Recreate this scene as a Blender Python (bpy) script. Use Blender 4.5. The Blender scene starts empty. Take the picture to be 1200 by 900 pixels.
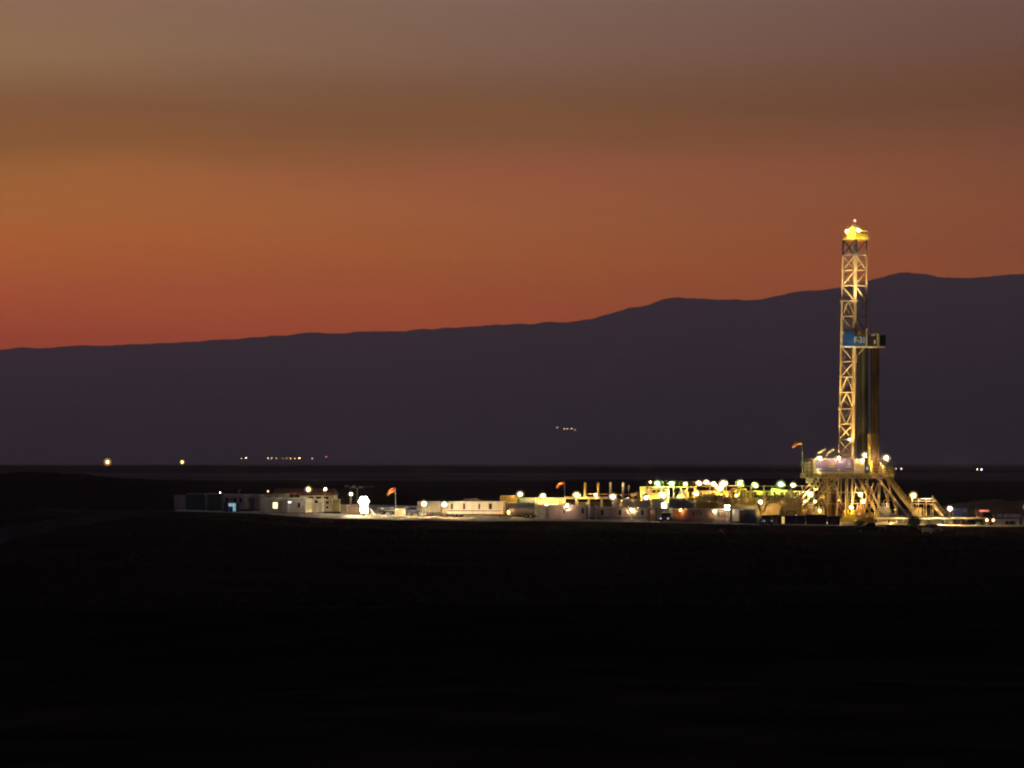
import bpy, math, random
from mathutils import Vector, Matrix, noise as mnoise

random.seed(7)
S = bpy.context.scene
COL = S.collection

# ------------------------------------------------------------------ camera
H = 10.8            # eye height above the plain
F = 3403.0          # focal length in units of a 1200-pixel-wide frame
HOR = 541.0         # row of the horizon in that frame
cam_d = bpy.data.cameras.new('camera')
cam = bpy.data.objects.new('camera', cam_d)
COL.objects.link(cam)
cam.location = (0, 0, H)
cam.rotation_euler = (math.radians(90), 0, 0)
cam_d.sensor_width = 36.0
cam_d.lens = F / 1200.0 * 36.0
cam_d.shift_y = (HOR - 450.0) / 1200.0
cam_d.clip_start = 0.5
cam_d.clip_end = 120000.0
S.camera = cam

# ------------------------------------------------------------------ render settings
S.render.engine = 'CYCLES'
cy = S.cycles
cy.use_denoising = True
try:
    cy.denoiser = 'OPENIMAGEDENOISE'
    cy.denoising_input_passes = 'RGB_ALBEDO_NORMAL'
except Exception:
    pass
cy.max_bounces = 4
cy.diffuse_bounces = 2
cy.glossy_bounces = 2
cy.transmission_bounces = 2
cy.volume_bounces = 0
cy.sample_clamp_indirect = 3.0
cy.use_light_tree = True
cy.filter_width = 2.1
S.view_settings.view_transform = 'Standard'
S.view_settings.look = 'None'
S.view_settings.exposure = 0.0
S.view_settings.gamma = 1.0
S.view_settings.use_curve_mapping = False


def lin(h):
    h = h.lstrip('#')
    out = []
    for i in (0, 2, 4):
        c = int(h[i:i + 2], 16) / 255.0
        out.append(c / 12.92 if c <= 0.04045 else ((c + 0.055) / 1.055) ** 2.4)
    return tuple(out)


# ------------------------------------------------------------------ world: dusk sky
W = bpy.data.worlds.new('World')
S.world = W
W.use_nodes = True
wt = W.node_tree
for n in list(wt.nodes):
    wt.nodes.remove(n)


def wn(t, **kw):
    n = wt.nodes.new(t)
    for k, v in kw.items():
        setattr(n, k, v)
    return n


def wmath(op, a, b=None, c=None, clamp=False):
    n = wn('ShaderNodeMath', operation=op, use_clamp=clamp)
    for i, v in enumerate((a, b, c)):
        if v is None:
            continue
        if isinstance(v, (int, float)):
            n.inputs[i].default_value = v
        else:
            wt.links.new(v, n.inputs[i])
    return n.outputs[0]


def wmix(fac, a, b):
    n = wn('ShaderNodeMix', data_type='RGBA')
    wt.links.new(fac, n.inputs[0])
    wt.links.new(a, n.inputs[6])
    wt.links.new(b, n.inputs[7])
    return n.outputs[2]


tc = wn('ShaderNodeTexCoord')
sep = wn('ShaderNodeSeparateXYZ')
wt.links.new(tc.outputs['Generated'], sep.inputs[0])
sx_, sy_, sz_ = sep.outputs
az = wmath('ARCTAN2', sx_, sy_)
# long soft smoke layers: a stretched noise nudges the height at which the sky is read
comb = wn('ShaderNodeCombineXYZ')
wt.links.new(wmath('MULTIPLY', az, 3.4), comb.inputs[0])
wt.links.new(wmath('ADD', wmath('MULTIPLY', sz_, 34.0), wmath('MULTIPLY', az, 1.6)), comb.inputs[1])
nz = wn('ShaderNodeTexNoise')
nz.inputs['Scale'].default_value = 1.0
nz.inputs['Detail'].default_value = 7.0
nz.inputs['Roughness'].default_value = 0.55
nz.inputs['Distortion'].default_value = 0.7
wt.links.new(comb.outputs[0], nz.inputs['Vector'])
nv = wmath('SUBTRACT', nz.outputs[0], 0.5)
zz = wmath('ADD', sz_, wmath('MULTIPLY', nv, 0.021))
zz = wmath('ADD', zz, wmath('MULTIPLY', az, -0.012))
zpos = wmath('MULTIPLY', zz, 1.6, clamp=True)


def zofrow(y):
    t = (HOR - y) / F
    return t / math.sqrt(1 + t * t)


SKY = {   # row of the photograph -> colour left, centre, right
    0:   ('8a6652', '7c6155', '6e4f49'),
    60:  ('8b6a4d', '7a5a4c', '6a4a42'),
    100: ('825a3e', '755240', '694638'),
    130: ('80543a', '765038', '684335'),
    165: ('865634', '7e5139', '6e4637'),
    200: ('9a6036', '90533d', '7a4a38'),
    250: ('a25f36', '94573b', '7e4a38'),
    300: ('a5572f', '935336', '814837'),
    345: ('9e4d2c', '914c34', '804836'),
    390: ('91432b', '8f4633', '7e4636'),
    470: ('823d2a', '803f30', '704033'),
    540: ('70372a', '6c3a2e', '603a30'),
}
HI = [(0.20, (0.180, 0.128, 0.120)), (0.27, (0.165, 0.132, 0.150)), (0.36, (0.132, 0.116, 0.155)),
      (0.5, (0.078, 0.074, 0.118)), (0.62, (0.042, 0.045, 0.082))]
HZ = 6.2e-5         # density of the air, per metre
HZ_TOP, HZ_END = 1600.0, 27000.0


def ramp(side):
    n = wn('ShaderNodeValToRGB')
    cr = n.color_ramp
    stops = []
    for y, cols in sorted(SKY.items(), reverse=True):
        stops.append((zofrow(y), lin(cols[side]), y))
    k = (1.0, 0.85, 0.7)[side]
    for z, c in HI:
        stops.append((z, tuple(v * k for v in c), None))
    while len(cr.elements) < len(stops):
        cr.elements.new(0.5)
    for e, (z, c, y) in zip(cr.elements, stops):
        e.position = max(0.0, min(1.0, z * 1.6))
        g = SKY_GAIN(z)
        o = SKY_OFF(z)
        e.color = tuple(max(0.0, (v - o[i]) * g) for i, v in enumerate(c)) + (1,)
    wt.links.new(zpos, n.inputs[0])
    return n.outputs[0]


def SKY_GAIN(z):
    # the low sky is seen through more of the hazy air than the high sky
    z = max(z, 0.0)
    return math.exp(HZ * min(HZ_END, HZ_TOP / max(z, 1e-4)))


def SKY_OFF(z):
    t = 1.0 - 1.0 / SKY_GAIN(z)
    return tuple(v * t for v in SKY_AIR)


SKY_AIR = (0.056, 0.034, 0.046)
rl, rc, rr = ramp(0), ramp(1), ramp(2)


def wrange(v, a, b):
    n = wn('ShaderNodeMapRange')
    n.interpolation_type = 'SMOOTHSTEP'
    wt.links.new(v, n.inputs[0])
    n.inputs[1].default_value = a
    n.inputs[2].default_value = b
    return n.outputs[0]


def wlin(v, a, b):
    n = wn('ShaderNodeMapRange')
    wt.links.new(v, n.inputs[0])
    n.inputs[1].default_value = a
    n.inputs[2].default_value = b
    return n.outputs[0]


west = wmix(wlin(az, -0.175, 0.0), rl, rc)
west = wmix(wlin(az, 0.0, 0.175), west, rr)
er = wn('ShaderNodeValToRGB')          # the dusk away from the sunset
els = er.color_ramp.elements
els[0].position, els[0].color = 0.0, (0.068, 0.050, 0.074, 1)
els[1].position, els[1].color = 0.6, (0.030, 0.031, 0.056, 1)
wt.links.new(zpos, er.inputs[0])
fall = wrange(wmath('ABSOLUTE', wmath('ADD', az, 0.30)), 0.55, 1.7)
skyc = wmix(fall, west, er.outputs[0])
nish = wn('ShaderNodeTexSky')
nish.sky_type = 'NISHITA'
nish.sun_disc = False
nish.sun_elevation = math.radians(-4.0)
nish.sun_rotation = math.radians(-17.0)
nish.dust_density = 3.0
bg1 = wn('ShaderNodeBackground')
bg1.inputs[1].default_value = 1.0
wt.links.new(skyc, bg1.inputs[0])
bg2 = wn('ShaderNodeBackground')
bg2.inputs[1].default_value = 0.05
wt.links.new(nish.outputs[0], bg2.inputs[0])
add = wn('ShaderNodeAddShader')
wt.links.new(bg1.outputs[0], add.inputs[0])
wt.links.new(bg2.outputs[0], add.inputs[1])
wo = wn('ShaderNodeOutputWorld')
wt.links.new(add.outputs[0], wo.inputs[0])
# the sun has set: no sun lamp; all other light comes from the lamps of the site

# ------------------------------------------------------------------ helpers
MATS = {}


def mat(name, rgb, rough=0.6, metal=0.0, wear=0.25, scale=1.3, emit=None, strength=0.0, streak=False, halo_core=0.0):
    if name in MATS:
        return MATS[name]
    m = bpy.data.materials.new(name)
    m.use_nodes = True
    nt = m.node_tree
    b = nt.nodes['Principled BSDF']
    b.inputs['Roughness'].default_value = rough
    b.inputs['Metallic'].default_value = metal
    if emit:
        b.inputs['Base Color'].default_value = (0.6, 0.6, 0.6, 1)
        b.inputs['Emission Color'].default_value = tuple(emit) + (1,)
        b.inputs['Emission Strength'].default_value = strength
        if halo_core:
            # lens emission: bright core, with a dim coloured rim painted as its halo
            lw = nt.nodes.new('ShaderNodeLayerWeight')
            lw.inputs['Blend'].default_value = 0.5
            iv = nt.nodes.new('ShaderNodeMath')
            iv.operation = 'SUBTRACT'
            iv.inputs[0].default_value = 1.0
            nt.links.new(lw.outputs['Facing'], iv.inputs[1])
            pw = nt.nodes.new('ShaderNodeMath')
            pw.operation = 'POWER'
            pw.inputs[1].default_value = halo_core
            nt.links.new(iv.outputs[0], pw.inputs[0])
            gl = nt.nodes.new('ShaderNodeMath')
            gl.operation = 'POWER'
            gl.inputs[1].default_value = 3.0
            nt.links.new(iv.outputs[0], gl.inputs[0])
            gm = nt.nodes.new('ShaderNodeMath')
            gm.operation = 'MULTIPLY'
            gm.inputs[1].default_value = min(1.15, strength * 0.1)
            nt.links.new(gl.outputs[0], gm.inputs[0])
            ma = nt.nodes.new('ShaderNodeMath')
            ma.operation = 'MULTIPLY_ADD'
            ma.inputs[1].default_value = strength
            nt.links.new(pw.outputs[0], ma.inputs[0])
            nt.links.new(gm.outputs[0], ma.inputs[2])
            nt.links.new(ma.outputs[0], b.inputs['Emission Strength'])
    else:
        t = nt.nodes.new('ShaderNodeTexCoord')
        mp = nt.nodes.new('ShaderNodeMapping')
        mp.inputs['Scale'].default_value = (1, 1, 0.25) if streak else (1, 1, 1)
        n = nt.nodes.new('ShaderNodeTexNoise')
        n.inputs['Scale'].default_value = scale
        n.inputs['Detail'].default_value = 6
        n.inputs['Roughness'].default_value = 0.65
        r = nt.nodes.new('ShaderNodeValToRGB')
        dk = tuple(c * (1 - wear) * (1.0, 0.92, 0.82)[i] for i, c in enumerate(rgb))
        r.color_ramp.elements[0].position = 0.34
        r.color_ramp.elements[0].color = dk + (1,)
        r.color_ramp.elements[1].position = 0.62
        r.color_ramp.elements[1].color = tuple(rgb) + (1,)
        nt.links.new(t.outputs['Object'], mp.inputs[0])
        nt.links.new(mp.outputs[0], n.inputs['Vector'])
        nt.links.new(n.outputs[0], r.inputs[0])
        nt.links.new(r.outputs[0], b.inputs['Base Color'])
        bp = nt.nodes.new('ShaderNodeBump')
        bp.inputs['Strength'].default_value = 0.15
        bp.inputs['Distance'].default_value = 0.03
        nt.links.new(n.outputs[0], bp.inputs['Height'])
        nt.links.new(bp.outputs[0], b.inputs['Normal'])
    MATS[name] = m
    return m


class MB:
    """collects boxes, bars and tubes into one mesh"""

    def __init__(s):
        s.v, s.f, s.smooth = [], [], []

    def add(s, vs, fs, smooth=False):
        o = len(s.v)
        s.v += [tuple(v) for v in vs]
        s.f += [tuple(i + o for i in f) for f in fs]
        s.smooth += [smooth] * len(fs)
        return s

    def box(s, x0, x1, y0, y1, z0, z1):
        vs = [(x0, y0, z0), (x1, y0, z0), (x1, y1, z0), (x0, y1, z0), (x0, y0, z1), (x1, y0, z1), (x1, y1, z1), (x0, y1, z1)]
        return s.add(vs, [(0, 3, 2, 1), (4, 5, 6, 7), (0, 1, 5, 4), (1, 2, 6, 5), (2, 3, 7, 6), (3, 0, 4, 7)])

    def bar(s, p, q, w, h=None):
        p, q = Vector(p), Vector(q)
        d = (q - p).normalized()
        up = Vector((0, 0, 1)) if abs(d.z) < 0.95 else Vector((0, 1, 0))
        a = d.cross(up).normalized()
        b = a.cross(d).normalized()
        a *= w / 2
        b *= (h or w) / 2
        vs = [p - a - b, p + a - b, p + a + b, p - a + b, q - a - b, q + a - b, q + a + b, q - a + b]
        return s.add(vs, [(0, 1, 2, 3), (7, 6, 5, 4), (0, 4, 5, 1), (1, 5, 6, 2), (2, 6, 7, 3), (3, 7, 4, 0)])

    def tube(s, p, q, r, r2=None, n=8, caps=True):
        p, q = Vector(p), Vector(q)
        r2 = r if r2 is None else r2
        d = (q - p).normalized()
        up = Vector((0, 0, 1)) if abs(d.z) < 0.95 else Vector((0, 1, 0))
        a = d.cross(up).normalized()
        b = d.cross(a).normalized()
        vs = []
        for k in range(n):
            t = 2 * math.pi * k / n
            u = a * math.cos(t) + b * math.sin(t)
            vs.append(p + u * r)
            vs.append(q + u * r2)
        fs = [(2 * k, 2 * k + 1, (2 * k + 3) % (2 * n), (2 * k + 2) % (2 * n)) for k in range(n)]
        if caps:
            s.add(vs, fs, True)
            s.add(vs[0::2], [tuple(range(n))])
            s.add(vs[1::2], [tuple(range(n))[::-1]])
        else:
            s.add(vs, fs, True)
        return s

    def path(s, pts, r, n=6):
        for a, b in zip(pts, pts[1:]):
            s.tube(a, b, r, n=n)
        return s

    def ball(s, c, r, rz=None, seg=8, rings=5):
        rz = rz or r
        vs = [(c[0], c[1], c[2] - rz)]
        for i in range(1, rings):
            t = -math.pi / 2 + math.pi * i / rings
            for k in range(seg):
                a = 2 * math.pi * k / seg
                vs.append((c[0] + r * math.cos(t) * math.cos(a), c[1] + r * math.cos(t) * math.sin(a), c[2] + rz * math.sin(t)))
        vs.append((c[0], c[1], c[2] + rz))
        fs = []
        for k in range(seg):
            fs.append((0, 1 + (k + 1) % seg, 1 + k))
        for i in range(rings - 2):
            o = 1 + i * seg
            for k in range(seg):
                fs.append((o + k, o + (k + 1) % seg, o + seg + (k + 1) % seg, o + seg + k))
        o = 1 + (rings - 2) * seg
        for k in range(seg):
            fs.append((o + k, o + (k + 1) % seg, len(vs) - 1))
        return s.add(vs, fs, True)

    def prism(s, poly, y0, y1):
        """a polygon in x-z pushed along y"""
        n = len(poly)
        vs = [(x, y0, z) for x, z in poly] + [(x, y1, z) for x, z in poly]
        fs = [tuple(range(n)), tuple(range(2 * n - 1, n - 1, -1))]
        fs += [(k + n, (k + 1) % n + n, (k + 1) % n, k) for k in range(n)]
        return s.add(vs, fs)

    def wall(s, p, q, z0, z1, th):
        p, q = Vector((p[0], p[1], 0)), Vector((q[0], q[1], 0))
        d = (q - p).normalized()
        a = Vector((-d.y, d.x, 0)) * th / 2
        vs = []
        for z in (z0, z1):
            for c in (p - a, q - a, q + a, p + a):
                vs.append((c.x, c.y, z))
        return s.add(vs, [(0, 3, 2, 1), (4, 5, 6, 7), (0, 1, 5, 4), (1, 2, 6, 5), (2, 3, 7, 6), (3, 0, 4, 7)])

    def build(s, name, m, parent=None, loc=(0, 0, 0), rotz=0.0):
        me = bpy.data.meshes.new(name)
        me.from_pydata(s.v, [], s.f)
        me.polygons.foreach_set('use_smooth', s.smooth)
        me.materials.append(m)
        me.update()
        return link(name, me, parent, loc, rotz)


def link(name, me, parent=None, loc=(0, 0, 0), rotz=0.0):
    o = bpy.data.objects.new(name, me)
    COL.objects.link(o)
    o.location = loc
    o.rotation_euler = (0, 0, rotz)
    if parent is not None:
        o.parent = parent
    return o


def tag(o, label=None, cat=None, group=None, kind=None):
    for k, v in (('label', label), ('category', cat), ('group', group), ('kind', kind)):
        if v:
            o[k] = v
    return o


def thing(name, label, cat, loc, rotz=0.0, group=None):
    o = bpy.data.objects.new(name, None)
    COL.objects.link(o)
    o.location = loc
    o.rotation_euler = (0, 0, rotz)
    o.empty_display_size = 0.5
    return tag(o, label, cat, group)


def sstep(a, b, x):
    t = max(0.0, min(1.0, (x - a) / (b - a)))
    return t * t * (3 - 2 * t)


AL, BE = -0.087, -0.0152       # the pad is a gently tilted plane
CAMHILL = 9.0


def g0(x, y):
    """height of the pad plane / plain"""
    w = sstep(300, 450, y) * (1 - sstep(760, 1200, y))
    xc = max(-120.0, min(140.0, x))
    return (AL + BE * xc) * w


def gpad(x, y):
    return g0(x, y) + 0.12


def X_(px, Y):
    return (px - 600.0) * Y / F


def Z_(py, Y):
    return H - (py - HOR) * Y / F


def base(px, Y, pad=True):
    x = X_(px, Y)
    return Vector((x, Y, gpad(x, Y) if pad else g0(x, Y)))


# ------------------------------------------------------------------ materials
M_cream = mat('cream_paint', (0.62, 0.56, 0.42), 0.5, wear=0.18, streak=True)
M_white = mat('white_paint', (0.78, 0.77, 0.72), 0.45, wear=0.14, streak=True)
M_grey = mat('grey_mauve_paint', (0.36, 0.33, 0.36), 0.55, wear=0.25, streak=True)
M_lgrey = mat('pale_grey_paint', (0.5, 0.48, 0.5), 0.55, wear=0.2, streak=True)
M_green = mat('green_paint', (0.03, 0.12, 0.09), 0.55, wear=0.35, streak=True)
M_blue = mat('blue_paint', (0.0, 0.045, 0.19), 0.45, wear=0.2)
M_navy = mat('navy_paint', (0.02, 0.025, 0.07), 0.5, wear=0.3)
M_black = mat('black_paint', (0.015, 0.014, 0.018), 0.5, wear=0.3)
M_bluegrey = mat('blue_grey_paint', (0.16, 0.19, 0.25), 0.5, wear=0.3, streak=True)
M_purple = mat('purple_print', (0.20, 0.16, 0.42), 0.6, wear=0.15)
M_violet = mat('violet_stripe', (0.16, 0.12, 0.2), 0.5, wear=0.2)
M_yellow = mat('yellow_paint', (0.62, 0.45, 0.05), 0.5, wear=0.3)
M_mustard = mat('mustard_paint', (0.42, 0.34, 0.08), 0.55, wear=0.4)
M_steel = mat('sand_painted_steel', (0.42, 0.31, 0.13), 0.5, wear=0.25)
M_mast = mat('mast_cream_steel', (0.60, 0.47, 0.25), 0.45, wear=0.15)
M_metal = mat('galvanised_steel', (0.35, 0.34, 0.32), 0.45, 0.6, wear=0.25)
M_dmetal = mat('dark_steel', (0.06, 0.055, 0.05), 0.5, 0.4, wear=0.3)
M_rust = mat('rust_brown', (0.22, 0.10, 0.05), 0.75, wear=0.4)
M_redbrown = mat('red_brown_roof', (0.20, 0.04, 0.03), 0.7, wear=0.3)
M_red = mat('red_paint', (0.5, 0.03, 0.03), 0.5, wear=0.2)
M_orange = mat('orange_fabric', (0.75, 0.22, 0.04), 0.75, wear=0.15)
M_terra = mat('terracotta_paint', (0.26, 0.15, 0.11), 0.6, wear=0.25)
M_pink = mat('dusty_pink_paint', (0.5, 0.38, 0.30), 0.6, wear=0.2)
M_skyblue = mat('pale_blue_paint', (0.36, 0.50, 0.58), 0.5, wear=0.2)
M_tarp = mat('blue_tarpaulin', (0.13, 0.17, 0.24), 0.6, wear=0.4, scale=3)
M_glass = mat('dark_glass', (0.02, 0.02, 0.025), 0.12, wear=0.1)
M_rubber = mat('black_rubber', (0.02, 0.02, 0.02), 0.85, wear=0.2)
M_bed = mat('dark_pipe_steel', (0.06, 0.06, 0.045), 0.35, 0.55, wear=0.35)
M_bedbrown = mat('brown_pipe_steel', (0.13, 0.07, 0.025), 0.4, 0.5, wear=0.35)
M_deck = mat('pale_steel_deck', (0.60, 0.55, 0.42), 0.6, wear=0.2)
M_flagw = mat('pale_flag_cloth', (0.62, 0.55, 0.36), 0.8, wear=0.1)
M_leafm = mat('shrub_leaf', (0.05, 0.09, 0.03), 0.7, wear=0.4)
M_bark = mat('bark_brown', (0.09, 0.06, 0.04), 0.85, wear=0.3)
M_winlit = mat('lit_window', None, emit=(1.0, 0.86, 0.50), strength=1.6)
M_cyan = mat('cyan_front_glow', None, emit=(0.35, 0.80, 1.0), strength=0.42)
M_letter = mat('white_lettering', (0.75, 0.78, 0.8), 0.5, wear=0.05)

LK = 82.0
LR = 1.9          # lens scale, enlarged to hold the painted halo
LENS = {
    'warm': (1.0, 0.64, 0.28), 'white': (1.0, 0.82, 0.54), 'yellow': (1.0, 0.62, 0.14), 'green': (0.52, 1.0, 0.36),
    'lime': (0.80, 0.92, 0.20), 'orange': (1.0, 0.42, 0.12), 'pink': (1.0, 0.58, 0.36), 'red': (1.0, 0.12, 0.08), 'cool': (0.85, 0.92, 1.0),
}


def lens_mat(colour, power):
    return mat('lamp_%s_%d' % (colour, int(power * 1000)), None, emit=LENS[colour], strength=power * LK, halo_core=90.0)


# ------------------------------------------------------------------ lamp builders
def lamp_meshes(parent, p, r, colour, power, bracket=None):
    """floodlight head (hood and bracket) with its lens, hung at p under parent"""
    r *= LR
    mb = MB()
    mb.tube((0, 0, r * 0.82), (0, 0, r * 1.12), r * 0.5, r * 0.3, n=8)
    mb.bar((0, 0.0, r * 1.05), (0, r * 1.2, r * 1.05), 0.08)
    if bracket is not None:
        mb.bar((0, r * 1.2, r * 1.1), (0, r * 1.2, -bracket), 0.09)
    h = mb.build('floodlight', M_dmetal, parent, p)
    MB().ball((0, 0, 0), r, r * 0.9, 14, 9).build('lens', lens_mat(colour, power), h)
    return h


def flood_pole(px, py, Y, label, colour='warm', power=60, r=0.34, group='floodlights on poles around the pad', pmat=None):
    r *= LR
    b = base(px, Y)
    if Y < pe(b.x):
        b.z = ground_h(b.x, b.y)
    zt = Z_(py, Y) - b.z
    t = thing('floodlight_pole', label, 'floodlight', b, 0, group)
    yy = max(0.45, r * 1.15)
    MB().tube((0, yy, -0.1), (0, yy, zt + r * 1.15), 0.09, 0.06, n=8).box(-0.25, 0.25, yy - 0.25, yy + 0.25, -0.1, 0.12).build('pole', pmat or M_metal, t)
    mb = MB()
    mb.tube((0, 0, r * 0.82), (0, 0, r * 1.12), r * 0.5, r * 0.3, n=8)
    mb.bar((0, 0, r * 1.05), (0, max(0.45, r * 1.15), r * 1.05), 0.08)
    h = mb.build('lamp_head', M_dmetal, t, (0, 0, zt))
    MB().ball((0, 0, 0), r, r * 0.9, 14, 9).build('lens', lens_mat(colour, power), h)
    return t


def round_bank(parent, p, r, ring, colour, power):
    """seven floodlights on one frame, the round shape filling out the glare"""
    pts = [(0.0, 0.0)] + [(ring * math.cos(a * math.pi / 3), ring * math.sin(a * math.pi / 3)) for a in range(6)]
    fr = MB()
    for x, z in pts[1:4]:
        fr.bar((x, r * 1.05, z), (-x, r * 1.05, -z), 0.1)
    fo = fr.build('lamp_frame', M_dmetal, parent, p)
    for x, z in pts:
        MB().ball((x, 0, z), r, r * 0.95, 14, 9).build('lens', lens_mat(colour, power), fo)
    return fo


def bank(parent, p, cols, rows, r, colour, power, gap=1.75):
    """a bank of floodlights on a frame"""
    fr = MB()
    wv, hv = (cols - 1) * gap * r, (rows - 1) * gap * r
    for i in range(rows):
        z = i * gap * r - hv / 2
        fr.bar((-wv / 2 - r, r * 1.0, z), (wv / 2 + r, r * 1.0, z), 0.1)
    for sx in (-1, 1):
        fr.bar((sx * wv / 2, r * 1.0, -hv / 2 - r), (sx * wv / 2, r * 1.0, hv / 2 + r), 0.1)
    fo = fr.build('lamp_frame', M_dmetal, parent, p)
    for i in range(rows):
        for k in range(cols):
            MB().ball((k * gap * r - wv / 2, 0, i * gap * r - hv / 2), r, r * 0.9, 14, 9).build('lens', lens_mat(colour, power), fo)
    return fo


# ------------------------------------------------------------------ cabins and containers
def span(px0, px1, Y):
    return (px1 - px0) * Y / F


def cabin(px0, px1, ytop, Y, name, label, cat, wall, roof=None, depth=2.5, rot=-0.2, base_h=0.35, ribs=0.0, windows=(), doors=(),
          stripe=None, wheels=(), group=None, skirt=None, acs=(), end_mat=None, posts=False, door_bars=False, hitch=False, ybot=None):
    pxc = (px0 + px1) / 2
    b = base(pxc, Y)
    w = span(px0, px1, Y)
    L = (w - depth * abs(math.sin(rot))) / math.cos(rot)
    hgt = Z_(ytop, Y) - b.z
    t = thing(name, label, cat, b, rot, group)
    x0, x1, y0, y1 = -L / 2, L / 2, -depth / 2, depth / 2
    zb, zt = base_h, hgt - 0.12
    if ybot is not None:
        zb = max(0.02, Z_(ybot, Y) - b.z)
    mb = MB().box(x0, x1, y0, y1, zb, zt)
    if ribs:
        n = max(3, int(L / ribs))
        for k in range(n):
            xa = x0 + 0.12 + (L - 0.24) * (k + 0.25) / n
            xb = xa + (L - 0.24) / n * 0.5
            mb.box(xa, xb, y0 - 0.045, y0 + 0.01, zb + 0.14, zt - 0.10)
            mb.box(xa, xb, y1 - 0.01, y1 + 0.045, zb + 0.14, zt - 0.10)
        n = max(3, int(depth / ribs))
        for k in range(n):
            ya = y0 + 0.12 + (depth - 0.24) * (k + 0.25) / n
            mb.box(x1 - 0.01, x1 + 0.045, ya, ya + (depth - 0.24) / n * 0.5, zb + 0.14, zt - 0.10)
            mb.box(x0 - 0.045, x0 + 0.01, ya, ya + (depth - 0.24) / n * 0.5, zb + 0.14, zt - 0.10)
    else:
        # cladding seams
        n = max(2, int(L / 1.2))
        for k in range(1, n):
            xx = x0 + L * k / n
            mb.box(xx - 0.025, xx + 0.025, y0 - 0.018, y0 + 0.01, zb + 0.03, zt - 0.02)
    mb.build('body', wall, t)
    rf = MB().box(x0 - 0.08, x1 + 0.08, y0 - 0.1, y1 + 0.08, zt + 0.002, hgt)
    rf.box(x0 - 0.02, x1 + 0.02, -0.15, 0.15, hgt, hgt + 0.05)
    rf.build('roof', roof or wall, t)
    if end_mat:
        MB().box(x1 + 0.004, x1 + 0.05, y0 + 0.02, y1 - 0.02, zb + 0.02, zt - 0.03).build('end_wall', end_mat, t)
    if posts:
        for xx in (x0, x1):
            MB().box(xx - 0.09, xx + 0.09, y0 - 0.075, y0 + 0.1, zb - 0.02, zt - 0.01).build('corner_post', wall, t)
        MB().box(x0 + 0.1, x1 - 0.1, y0 - 0.06, y0 + 0.02, zb - 0.01, zb + 0.13).build('side_rail', wall, t)
        MB().box(x0 + 0.1, x1 - 0.1, y0 - 0.06, y0 + 0.02, zt - 0.1, zt - 0.012).build('side_rail', wall, t)
    if door_bars:
        db = MB()
        for k in range(4):
            yy = y0 + depth * (0.2 + 0.2 * k)
            db.tube((x1 + 0.09, yy, zb + 0.1), (x1 + 0.09, yy, zt - 0.1), 0.03, n=6)
        db.build('door_bars', M_metal, t)
    if wheels:
        for u in wheels:
            xx = x0 + L * u
            for yy in (y0 + 0.12, y1 - 0.32):
                wv = MB().tube((xx, yy, 0.42), (xx, yy + 0.22, 0.42), 0.42, n=14).build('wheel', M_rubber, t)
                MB().tube((xx, yy - 0.02, 0.42), (xx, yy + 0.0, 0.42), 0.2, n=10).build('rim', M_metal, wv)
        MB().box(x0 + 0.1, x1 - 0.1, y0 + 0.4, y1 - 0.4, max(0.1, zb - 0.28), zb - 0.003).build('chassis', M_dmetal, t)
        for u in (0.06, 0.94):
            MB().bar((x0 + L * u, y0 + 0.3, 0), (x0 + L * u, y0 + 0.3, zb), 0.14).build('landing_leg', M_dmetal, t)
    elif zb > 0.08:
        for yy in (y0 + 0.25, y1 - 0.25):
            MB().box(x0 - 0.15, x1 + 0.15, yy - 0.1, yy + 0.1, 0.0, zb - 0.003).build('skid', M_dmetal, t)
    if hitch:
        MB().bar((x0, 0, zb), (x0 - 1.3, 0, 0.45), 0.14).build('tow_bar', M_dmetal, t)
    hh = zt - zb
    for wdef in windows:
        u, wd, v0, v1 = wdef[:4]
        m = wdef[4] if len(wdef) > 4 else M_glass
        xx = x0 + L * u
        za, zc = zb + hh * v0, zb + hh * v1
        o = MB().box(xx - wd / 2, xx + wd / 2, y0 - 0.03, y0 + 0.005, za, zc).build('window', m, t)
        fr = MB()
        fr.box(xx - wd / 2 - 0.07, xx - wd / 2 - 0.001, y0 - 0.06, y0 + 0.004, za - 0.07, zc + 0.07)
        fr.box(xx + wd / 2 + 0.001, xx + wd / 2 + 0.07, y0 - 0.06, y0 + 0.004, za - 0.07, zc + 0.07)
        fr.box(xx - wd / 2, xx + wd / 2, y0 - 0.06, y0 + 0.004, zc + 0.001, zc + 0.07)
        fr.box(xx - wd / 2, xx + wd / 2, y0 - 0.08, y0 + 0.004, za - 0.07, za - 0.001)
        fr.build('frame', M_lgrey, o)
    for ddef in doors:
        u, wd = ddef[:2]
        m = ddef[2] if len(ddef) > 2 else M_lgrey
        xx = x0 + L * u
        o = MB().box(xx - wd / 2, xx + wd / 2, y0 - 0.05, y0 + 0.005, zb + 0.05, zb + hh * 0.86).build('door', m, t)
        MB().bar((xx + wd * 0.36, y0 - 0.09, zb + hh * 0.42), (xx + wd * 0.36, y0 - 0.09, zb + hh * 0.50), 0.05).build('handle', M_dmetal, o)
        st = MB()
        for i in range(3):
            st.box(xx - wd / 2, xx + wd / 2, y0 - 0.35 - 0.28 * i, y0 - 0.10 - 0.28 * i, max(0.0, zb - 0.16 * (i + 1) - 0.05), max(0.06, zb - 0.16 * i - 0.05))
        st.build('step', M_dmetal, t)
    if stripe:
        v0, v1, m = stripe
        MB().box(x0 + 0.05, x1 - 0.05, y0 - 0.024, y0 + 0.004, zb + hh * v0, zb + hh * v1).build('stripe', m, t)
    if skirt:
        MB().box(x0 + 0.06, x1 - 0.06, y0 - 0.03, y0 + 0.05, 0.12, zb - 0.002).build('skirt', skirt, t)
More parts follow.
